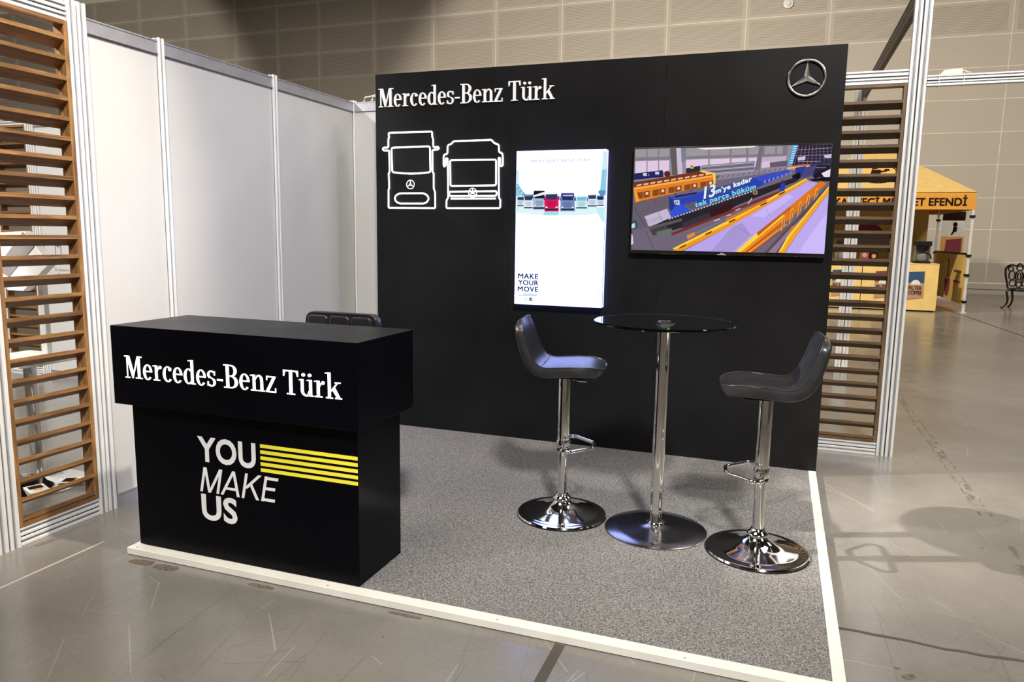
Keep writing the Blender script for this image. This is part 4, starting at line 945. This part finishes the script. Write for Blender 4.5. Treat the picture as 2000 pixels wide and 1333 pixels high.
def stool(label, loc, rotz, gas=True):
    t = thing('bar_stool', label, 'bar stool', loc, rotz, None)
    br = 0.232
    part('base', Sh().lathe([(br, 0.0), (br+0.001, 0.006), (br-0.004, 0.013), (br-0.022, 0.017), (br-0.03, 0.0165), (br-0.05, 0.022), (0.13, 0.036), (0.085, 0.048), (0.052, 0.066), (0.036, 0.085), (0.033, 0.092)], 64), M['chrome'], t, 35)
    part('base_ring', Sh().lathe([(br+0.002, -0.0005), (br+0.0025, 0.0045), (br-0.01, 0.0045), (br-0.01, -0.0005)], 64), M['rubber'], t, 60)
    part('collar', Sh().lathe([(0.034, 0.080), (0.046, 0.084), (0.049, 0.092), (0.044, 0.100), (0.036, 0.104), (0.033, 0.112), (0.030, 0.116)], 36), M['chrome'], t, 50)
    part('column', Sh().lathe([(0.0255, 0.11), (0.0255, 0.42)], 32), M['chrome'], t, 50)
    oc = part('sleeve', Sh().lathe([(0.031, 0.352), (0.0315, 0.356), (0.0315, 0.738), (0.030, 0.742)], 32), M['chrome'], t, 50)
    part('sleeve_ring', Sh().lathe([(0.032, 0.346), (0.0335, 0.349), (0.0335, 0.357), (0.032, 0.360)], 32), M['rubber'], oc, 50)
    # footrest: open hexagonal loop, clamped to the sleeve
    pts = rounded([(0.0, 0.033), (0.004, 0.14), (0.05, 0.152), (0.158, 0.048), (0.158, -0.048), (0.05, -0.152), (0.004, -0.14), (0.0, -0.033)], 0.018, False, 4)
    fr = part('footrest', Sh().tube([(a, b, 0.382) for a, b in pts], 0.0095, 10), M['chrome'], t, 60)
    part('footrest_clamp', Sh().lathe([(0.034, 0.362), (0.036, 0.366), (0.036, 0.400), (0.034, 0.404)], 30), M['chrome'], fr, 50)
    part('seat_plate', Sh().prism(rounded([(-0.10, -0.09), (0.10, -0.09), (0.10, 0.09), (-0.10, 0.09)], 0.02), 0.738, 0.762, lambda a, b, q: (a, b, q)), M['rubber'], t)
    part('height_lever', Sh().tube([(0.03, -0.02, 0.731), (0.075, -0.05, 0.724), (0.12, -0.09, 0.730)], 0.004, 8), M['chrome'], t, 60)
    st = part('seat_shell', shell(PROF, seat_w, seat_t), M['leather'], t, 50)
    # piping along both upper edges, and the cross seam at the bend
    n = len(PROF); acc = [0]
    for i in range(1, n): acc.append(acc[-1]+math.dist(PROF[i], PROF[i-1]))
    for sgn in (-1, 1):
        path = []
        for i in range(2, n-2):
            a, b = PROF[i-1], PROF[i+1]; l = math.dist(a, b); nx, nz = (b[1]-a[1])/l, -(b[0]-a[0])/l
            w = seat_w(acc[i], acc[-1])*0.965
            path.append((PROF[i][0]-nx*0.0015, sgn*w, PROF[i][1]-nz*0.0015))
        part('piping', Sh().tube(path, 0.0028, 6), M['leather'], st, 60)
    i = min(range(n), key=lambda k: abs(PROF[k][0]+0.105)); w = 0.185
    cs = Sh()
    for d in (-0.004, 0.004):
        cs.tube([(PROF[i][0]+d, -w+2*w*k/12, PROF[i][1]+0.001-0.011*(1-abs(k/6-1)**4)+(0.0 if 0 < k < 12 else -0.01)) for k in range(13)], 0.0018, 6)
    part('cross_seam', cs, M['seam'], st, 60)
    return t
stool('black leatherette bar stool left of the glass table, under the light box', (1.83, -1.29, HP), radians(9))
stool('black leatherette bar stool right of the glass table, by the carpet edge', (2.805, -1.398, HP), radians(185))

# stool behind the counter with a tufted back
t = thing('tufted_bar_stool', 'black tufted bar stool standing behind the reception counter', 'bar stool', (0.555, -1.50, HP), 0)
part('base', Sh().lathe([(0.21, 0), (0.21, 0.008), (0.19, 0.016), (0.10, 0.035), (0.04, 0.06), (0.03, 0.09)], 48), M['chrome'], t, 40)
part('column', Sh().lathe([(0.028, 0.08), (0.028, 0.68)], 28), M['chrome'], t, 50)
pts = rounded([(-0.03, 0.0), (-0.12, -0.02), (-0.10, -0.17), (0.10, -0.17), (0.12, -0.02), (0.03, 0.0)], 0.03, False)
part('footrest', Sh().tube([(a, b, 0.34) for a, b in pts], 0.010, 10), M['chrome'], t, 60)
part('seat', Sh().prism(rounded([(-0.20, -0.19), (0.20, -0.19), (0.20, 0.17), (-0.20, 0.17)], 0.05), 0.68, 0.75, lambda a, b, q: (a, b, q)), M['leather'], t, bevel=0.015, seg=3)
bo = rounded([(-0.238, 0.70), (0.238, 0.70), (0.232, 1.004), (-0.232, 1.004)], 0.055, True, 6)
bk = part('backrest', Sh().prism(bo, 0.135, 0.185, lambda a, b, q: (a, q+0.0, b)), M['leather'], t, bevel=0.010, seg=3)
for i in range(3):
    for j in range(2):
        x0 = -0.205+0.1385*i; z0 = 0.712+0.141*j
        part('tufted_pad', Sh().prism(rounded([(x0, z0), (x0+0.133, z0), (x0+0.133, z0+0.136), (x0, z0+0.136)], 0.03), 0.112, 0.138, lambda a, b, q: (a, q, b)), M['leather'], bk, bevel=0.012, seg=3)
part('rim_piping', Sh().tube([(a*0.965, 0.137, 0.846+(b-0.846)*0.965) for a, b in bo], 0.005, 8, True), M['leather'], bk, 60)

# ------------------------------------------------------------------ glass bar table
t = thing('bar_table', 'round glass-topped bar table with a chrome pole between two stools', 'table', (2.322, -1.312, HP))
part('base', Sh().lathe([(0.25, 0.0), (0.25, 0.004), (0.247, 0.006), (0.18, 0.013), (0.09, 0.022), (0.045, 0.030), (0.038, 0.034)], 72), M['steel'], t, 35)
part('base_collar', Sh().lathe([(0.040, 0.028), (0.042, 0.033), (0.036, 0.042), (0.032, 0.044)], 32), M['chrome'], t, 50)
part('pole', Sh().lathe([(0.031, 0.035), (0.031, 1.012)], 36), M['chrome'], t, 50)
part('top_mount', Sh().lathe([(0.031, 1.008), (0.040, 1.014), (0.055, 1.028), (0.055, 1.034)], 36), M['chrome'], t, 50)
part('glass_top', Sh().lathe([(0.0, 1.035), (0.333, 1.035), (0.336, 1.0375), (0.336, 1.0445), (0.333, 1.047), (0.0, 1.047)], 96), M['glass'], t, 30, label='clear glass with a green edge')
part('mount_disc', Sh().lathe([(0.0, 1.0472), (0.030, 1.0472), (0.030, 1.050), (0.026, 1.052), (0.0, 1.052)], 32), M['chrome'], t, 50)

# ================================================================== far booth: yellow canopy tent
TY = 12.72; TL, TR = 2.90, 6.50; TB = TY+3.6; TM = (TL+TR)/2
t = thing('canopy_tent', 'yellow coffee-stand canopy tent in the hall behind, right', 'tent', (0, 0, 0))
A = [(TL, TY, 2.47), (TR, TY, 2.47), (TR, TB, 2.47), (TL, TB, 2.47), (TM, TY+1.8, 3.68)]
rf = Sh().add(A+[(x, y, z-0.012) for x, y, z in A], [(0, 1, 4), (1, 2, 4), (2, 3, 4), (3, 0, 4), (6, 5, 9), (7, 6, 9), (8, 7, 9), (5, 8, 9), (0, 5, 6, 1), (1, 6, 7, 2), (2, 7, 8, 3), (3, 8, 5, 0)])
rfo = part('canopy_roof', rf, M['yellow_cloth'], t)
va = Sh()
random.seed(11)
def wavy(p0, p1, n=16):
    V = []
    for i in range(n+1):
        q = [p0[k]+(p1[k]-p0[k])*i/n for k in range(2)]; w_ = random.uniform(-0.012, 0.012) if 0 < i < n else 0
        dx, dy = (p1[1]-p0[1]), -(p1[0]-p0[0]); l = math.hypot(dx, dy)
        V += [(q[0], q[1], 2.47), (q[0]+dx/l*w_, q[1]+dy/l*w_, 2.115)]
    va.add(V, [(2*i, 2*i+1, 2*i+3, 2*i+2) for i in range(n)])
wavy((TL, TY), (TR, TY), 1); wavy((TR, TY), (TR, TB)); wavy((TR, TB), (TL, TB)); wavy((TL, TB), (TL, TY))
vo = part('valance', va, M['orange_cloth'], t)
print_txt('printed_name', 'KURUKAHVECİ MEHMET EFENDİ', M['brown_print'], vo, 3.30, 6.335, 2.193, 2.402, TY-0.004, 0.005)
# round print on the front slope of the roof, lettering along its arc
sl = (3.68-2.47)/1.8; cl = 1/math.hypot(1, sl)
def on_roof(a, b, q=0.0):
    """a along x from the tent middle, b up the front slope from the eaves"""
    return (TM+a, TY+b*cl-q*sl*cl, 2.47+b*sl*cl+q*cl)
rc = 0.78
lo = Sh().prism(circle(0, rc, 0.40, 32), 0.004, 0.006, lambda a, b, q: on_roof(a, b, q))
lo_o = part('round_print', lo, M['orange_print'], rfo)
rg = Sh()
for poly in ring(0, rc, 0.42, 0.42, 0.03, 0.03, 0, 360, 40): rg.prism(poly, 0.006, 0.008, lambda a, b, q: on_roof(a, b, q))
part('print_ring', rg, M['brown_print'], rfo)
arc = fit(text_sh('KURUKAHVECİ', 0.02), -1, 1, 0, 0.15).map(lambda x, y, z: on_roof((0.44+y)*sin(x*1.15), rc+(0.44+y)*cos(x*1.15), 0.007))
part('printed_name', arc, M['brown_print'], rfo)
fg = Sh()   # seated drinker mark, reduced to a plain figure print
for poly in ([(-0.10, 0.95), (0.02, 0.98), (0.05, 1.08), (-0.06, 1.10)], [(-0.16, 0.62), (0.06, 0.62), (0.08, 0.94), (-0.10, 0.94)], [(0.05, 0.80), (0.20, 0.86), (0.20, 0.91), (0.05, 0.88)], [(0.14, 0.88), (0.26, 0.88), (0.24, 0.97), (0.16, 0.97)], [(-0.30, 0.55), (0.12, 0.55), (0.10, 0.63), (-0.20, 0.63)]):
    fg.prism(poly, 0.008, 0.010, lambda a, b, q: on_roof(a, b, q))
part('figure_print', fg, M['brown_print'], rfo)
for x, y in ((TL, TY), (TR, TY), (TR, TB), (TL, TB)):
    sx = 1 if x == TL else -1; sy = 1 if y == TY else -1
    lg = part('leg', Sh().box(x+sx*0.03-0.025, x+sx*0.03+0.025, y+sy*0.03-0.025, y+sy*0.03+0.025, 0.008, 2.45), M['leg_white'], t)
    part('foot', Sh().box(x+sx*0.03-0.06, x+sx*0.03+0.06, y+sy*0.03-0.06, y+sy*0.03+0.06, 0, 0.010), M['leg_white'], lg)
    for z in (0.20, 0.75, 1.15, 1.95):
        part('clamp', Sh().box(x+sx*0.03-0.045, x+sx*0.03+0.045, y+sy*0.03-0.045, y+sy*0.03+0.045, z, z+0.05), M['rubber'], lg)
part('back_wall', Sh().box(TL+0.06, TR-0.25, TB-0.05, TB-0.035, 0.05, 2.45), M['ochre_cloth'], t)
part('arch_print', Sh().prism([(0.45*cos(pi*k/20), 0.55*sin(pi*k/20)) for k in range(21)], TB-0.055, TB-0.051, lambda a, b, q: (4.9+a, q, 1.35+b)), M['maroon_print'], t)
part('menu_board', Sh().box(4.30, 5.55, TB-0.075, TB-0.056, 1.20, 1.60), M['grey_print'], t)
sw = part('side_wall', Sh().box(TR-0.045, TR-0.03, TY+0.08, TB-0.08, 0.16, 1.20), M['ochre_cloth'], t)
part('top_bar', Sh().tube([(TR-0.04, TY+0.05, 1.21), (TR-0.04, TB-0.05, 1.21)], 0.022, 8), M['rubber'], sw, 60)
XP = TR-0.047
cup = [(-0.30, 0.62), (0.30, 0.62), (0.24, 0.40), (0.10, 0.24), (-0.16, 0.24), (-0.26, 0.40)]
part('cup_print', Sh().prism(cup, XP, XP-0.004, lambda a, b, q: (q, TY+1.75+a, b)), M['maroon_print'], sw)
part('steam_print', Sh().prism([(-0.10, 0.66), (0.04, 0.66), (0.10, 0.80), (0.00, 0.92), (0.14, 1.06), (0.06, 1.10), (-0.08, 0.94), (0.0, 0.82)], XP, XP-0.004, lambda a, b, q: (q, TY+1.75+a, b)), M['maroon_print'], sw)
for z in (0.80, 0.58): part('line_print', Sh().box(XP-0.004, XP, TY+0.45, TY+1.15, z, z+0.05), M['maroon_print'], sw)

# counters under the tent, each with flat bag prints on its cloth
def bag_print(parent, x, w, y, top):
    g = part('bag_print', Sh().prism([(x-w/2, 0.25), (x+w/2, 0.29), (x+w/2, 0.84), (x-w/2, 0.82)], y-0.004, y, lambda a, b, q: (a, q, b)), M['kraft_print'], parent, label='printed coffee bag')
    part('bag_top', Sh().prism([(x-w/2, 0.60), (x+w/2, 0.60), (x+w/2-0.01, 0.84), (x-w/2+0.01, 0.82)], y-0.006, y-0.004, lambda a, b, q: (a, q, b)), M[top], g)
    part('bag_label', Sh().prism([(x+0.09*cos(pi*k/12), 0.56+0.10*sin(pi*k/12)) for k in range(13)], y-0.008, y-0.006, lambda a, b, q: (a, q, b)), M['white_print'], g)
    for tx, z0, z1 in (('FILTER', 0.45, 0.53), ('COFFEE', 0.35, 0.43)):
        part('bag_text', fit(text_sh(tx, 0.02), x-w/2+0.03, x+w/2-0.03, z0, z1).map(lambda a, b, z: (a, y-0.007, b)), M['brown_print'], g)
def tent_counter(label, x0, x1, bags):
    t = thing('tent_counter', label, 'counter', (0, 0, 0))
    n = 14; V = []
    for i in range(n+1):
        x = x0+(x1-x0)*i/n; V += [(x, 12.5+random.uniform(-0.004, 0.004)+0.004, 0.03), (x, 12.504, 0.99)]
    part('front_cloth', Sh().add(V, [(2*i, 2*i+2, 2*i+3, 2*i+1) for i in range(n)]), M['counter_cloth'], t)
    part('body', Sh().box(x0+0.002, x1-0.002, 12.515, 13.10, 0.04, 0.985), M['counter_cloth'], t)
    part('top_cloth', Sh().box(x0, x1, 12.50, 13.12, 0.985, 1.0), M['counter_cloth'], t)
    part('plinth', Sh().box(x0+0.03, x1-0.03, 12.54, 13.08, 0.0, 0.04), M['rubber'], t)
    for x, w, c in bags: bag_print(t, x, w, 12.499, c)
tent_counter('yellow cloth tent counter carrying the coffee machine, right one', 4.49, 5.92, ((4.90, 0.32, 'maroon_print'), (5.51, 0.31, 'blue_print')))
tent_counter('yellow cloth tent counter seen through the right slats, left one', 3.62, 4.475, ((3.74, 0.23, 'maroon_print'), (4.06, 0.32, 'blue_print')))
def coffee_machine(label, x, y):
    t = thing('coffee_machine', label, 'coffee machine', (x, y, 1.0), 0, None)
    part('base', Sh().box(-0.15, 0.15, -0.16, 0.16, 0, 0.045), M['rubber'], t, bevel=0.008)
    part('tower', Sh().box(-0.13, 0.13, 0.05, 0.16, 0.045, 0.40), M['machine_steel'], t, bevel=0.006)
    part('head', Sh().box(-0.15, 0.15, -0.16, 0.16, 0.36, 0.46), M['rubber'], t, bevel=0.012)
    part('filter_holder', Sh().lathe([(0.0, 0.245), (0.075, 0.25), (0.11, 0.30), (0.12, 0.36)], 24, (0, -0.04, 0)), M['rubber'], t, 50)
    for s in (-1, 1): part('side_post', Sh().box(s*0.135-0.012, s*0.135+0.012, -0.04, 0.05, 0.045, 0.36), M['machine_steel'], t)
    jg = part('jug', Sh().lathe([(0.07, 0.047), (0.095, 0.07), (0.10, 0.12), (0.075, 0.19), (0.06, 0.215)], 28, (0, -0.05, 0)), M['jug'], t, 60)
    part('jug_handle', Sh().tube([(0.07, -0.05, 0.20), (0.13, -0.06, 0.20), (0.155, -0.06, 0.15), (0.165, -0.06, 0.09)], 0.014, 8), M['rubber'], jg, 60)
    part('jug_rim', Sh().lathe([(0.062, 0.20), (0.067, 0.205), (0.067, 0.225), (0.06, 0.228)], 24, (0, -0.05, 0)), M['rubber'], jg, 50)
coffee_machine('black and steel coffee machine on the right end of the tent counter', 5.62, 12.78)
coffee_machine('black coffee machine seen through the slats on the left tent counter', 4.10, 12.78)
for i, (x, w, h, mt, lb) in enumerate(((4.52, 0.17, 0.30, 'maroon_print', 'tall maroon box on the tent counter, left of the pair'), (4.70, 0.15, 0.26, 'brown_print', 'dark brown box on the tent counter, right of the pair'),
                                       (3.72, 0.22, 0.16, 'brown_print', 'low dark box at the left end of the tent counter'))):
    t = thing('coffee_box', lb, 'box', (x, 12.75, 1.0))
    part('carton', Sh().box(-w/2, w/2, -0.06, 0.06, 0, h), M[mt], t, bevel=0.003)
    part('carton_label', Sh().prism(circle(0, h*0.5, w*0.3, 16), -0.0615, -0.0602, lambda a, b, q: (a, q, b)), M['kraft_print'], t)

# roll-up banner beside the tent
t = thing('roll_up_banner', 'white and orange roll-up banner with a maroon bag, behind the tent', 'banner', (6.60, 16.5, 0))
bn = part('sheet', Sh().box(0, 0.50, 0, 0.006, 0.06, 2.20), M['white_print'], t)
part('top_print', Sh().box(0, 0.50, -0.003, 0, 1.98, 2.20), M['brown_print'], bn)
part('lower_print', Sh().box(0, 0.50, -0.003, 0, 0.06, 1.58), M['orange_print'], bn)
part('bag_print', Sh().prism([(0.08, 0.9), (0.46, 0.9), (0.46, 1.54), (0.12, 1.50)], -0.006, -0.003, lambda a, b, q: (a, q, b)), M['maroon_print'], bn)
mk = Sh()
mk.prism(circle(0.29, 1.88, 0.05, 16, 0.06), -0.003, 0, lambda a, b, q: (a, q, b)); mk.prism([(0.24, 1.70), (0.33, 1.70), (0.34, 1.82), (0.25, 1.82)], -0.003, 0, lambda a, b, q: (a, q, b)); mk.prism([(0.20, 1.62), (0.24, 1.62), (0.29, 1.70), (0.25, 1.72)], -0.003, 0, lambda a, b, q: (a, q, b))
part('figure_print', mk, M['brown_print'], bn)
part('floor_case', Sh().box(-0.03, 0.53, -0.05, 0.10, 0, 0.07), M['alu'], t, bevel=0.006)
part('support_pole', Sh().tube([(0.25, 0.03, 0.06), (0.25, 0.015, 2.2)], 0.010, 8), M['alu'], t, 60)

# black cast-iron garden chair
t = thing('iron_chair', 'black ornate cast-iron chair by the hall wall at the right edge', 'chair', (7.90, 14.45, 0), radians(62))
def leg(x, y, ox, oy):
    P = bez([(x, y, 0.43), (x+ox*0.05, y+oy*0.05, 0.36), (x+ox*0.02, y+oy*0.02, 0.22), (x+ox*0.035, y+oy*0.035, 0.10), (x+ox*0.10, y+oy*0.10, 0.02), (x+ox*0.13, y+oy*0.13, 0.014)], 5)
    n = len(P); return Sh().tube(P, [0.026-0.012*i/n for i in range(n-1)]+[0.018], 8)
for sx in (-1, 1):
    for sy in (-1, 1): part('leg', leg(sx*0.17, sy*0.17, sx*0.8, sy*0.8), M['iron'], t, 60)
st = Sh().tube([(0.23*cos(2*pi*k/32), 0.22*sin(2*pi*k/32), 0.435) for k in range(32)], 0.017, 8, True)
for k in range(8):
    a = 2*pi*k/8
    st.tube([(0.115*cos(a)+0.07*cos(2*pi*i/14), 0.115*sin(a)+0.07*sin(2*pi*i/14), 0.437) for i in range(14)], 0.009, 6, True)
st.tube([(0.23*cos(2*pi*k/32), 0.22*sin(2*pi*k/32), 0.40) for k in range(32)], 0.010, 6, True)
part('seat', st, M['iron'], t, 60)
def onb(a, z):   # curved back, a across, z up; the sitter faces +x
    return (-0.20-0.10*(z-0.43)+0.25*a*a, a, z)
bk = Sh()
out_ = bez([(-0.20, 0.44), (-0.235, 0.60), (-0.27, 0.78), (-0.26, 0.90), (-0.17, 0.97), (-0.07, 0.95), (0, 1.0), (0.07, 0.95), (0.17, 0.97), (0.26, 0.90), (0.27, 0.78), (0.235, 0.60), (0.20, 0.44)], 5)
bk.tube([onb(a, z) for a, z in out_], 0.021, 8)
for cx, cz, rx, rz in ((0, 0.72, 0.07, 0.13), (-0.14, 0.74, 0.06, 0.10), (0.14, 0.74, 0.06, 0.10), (-0.17, 0.88, 0.05, 0.05), (0.17, 0.88, 0.05, 0.05), (0, 0.90, 0.06, 0.05), (-0.12, 0.57, 0.06, 0.07), (0.12, 0.57, 0.06, 0.07), (0, 0.54, 0.05, 0.06), (0, 0.72, 0.035, 0.08)):
    bk.tube([onb(cx+rx*cos(2*pi*i/16), cz+rz*sin(2*pi*i/16)) for i in range(16)], 0.015, 6, True)
part('backrest', bk, M['iron'], t, 60)
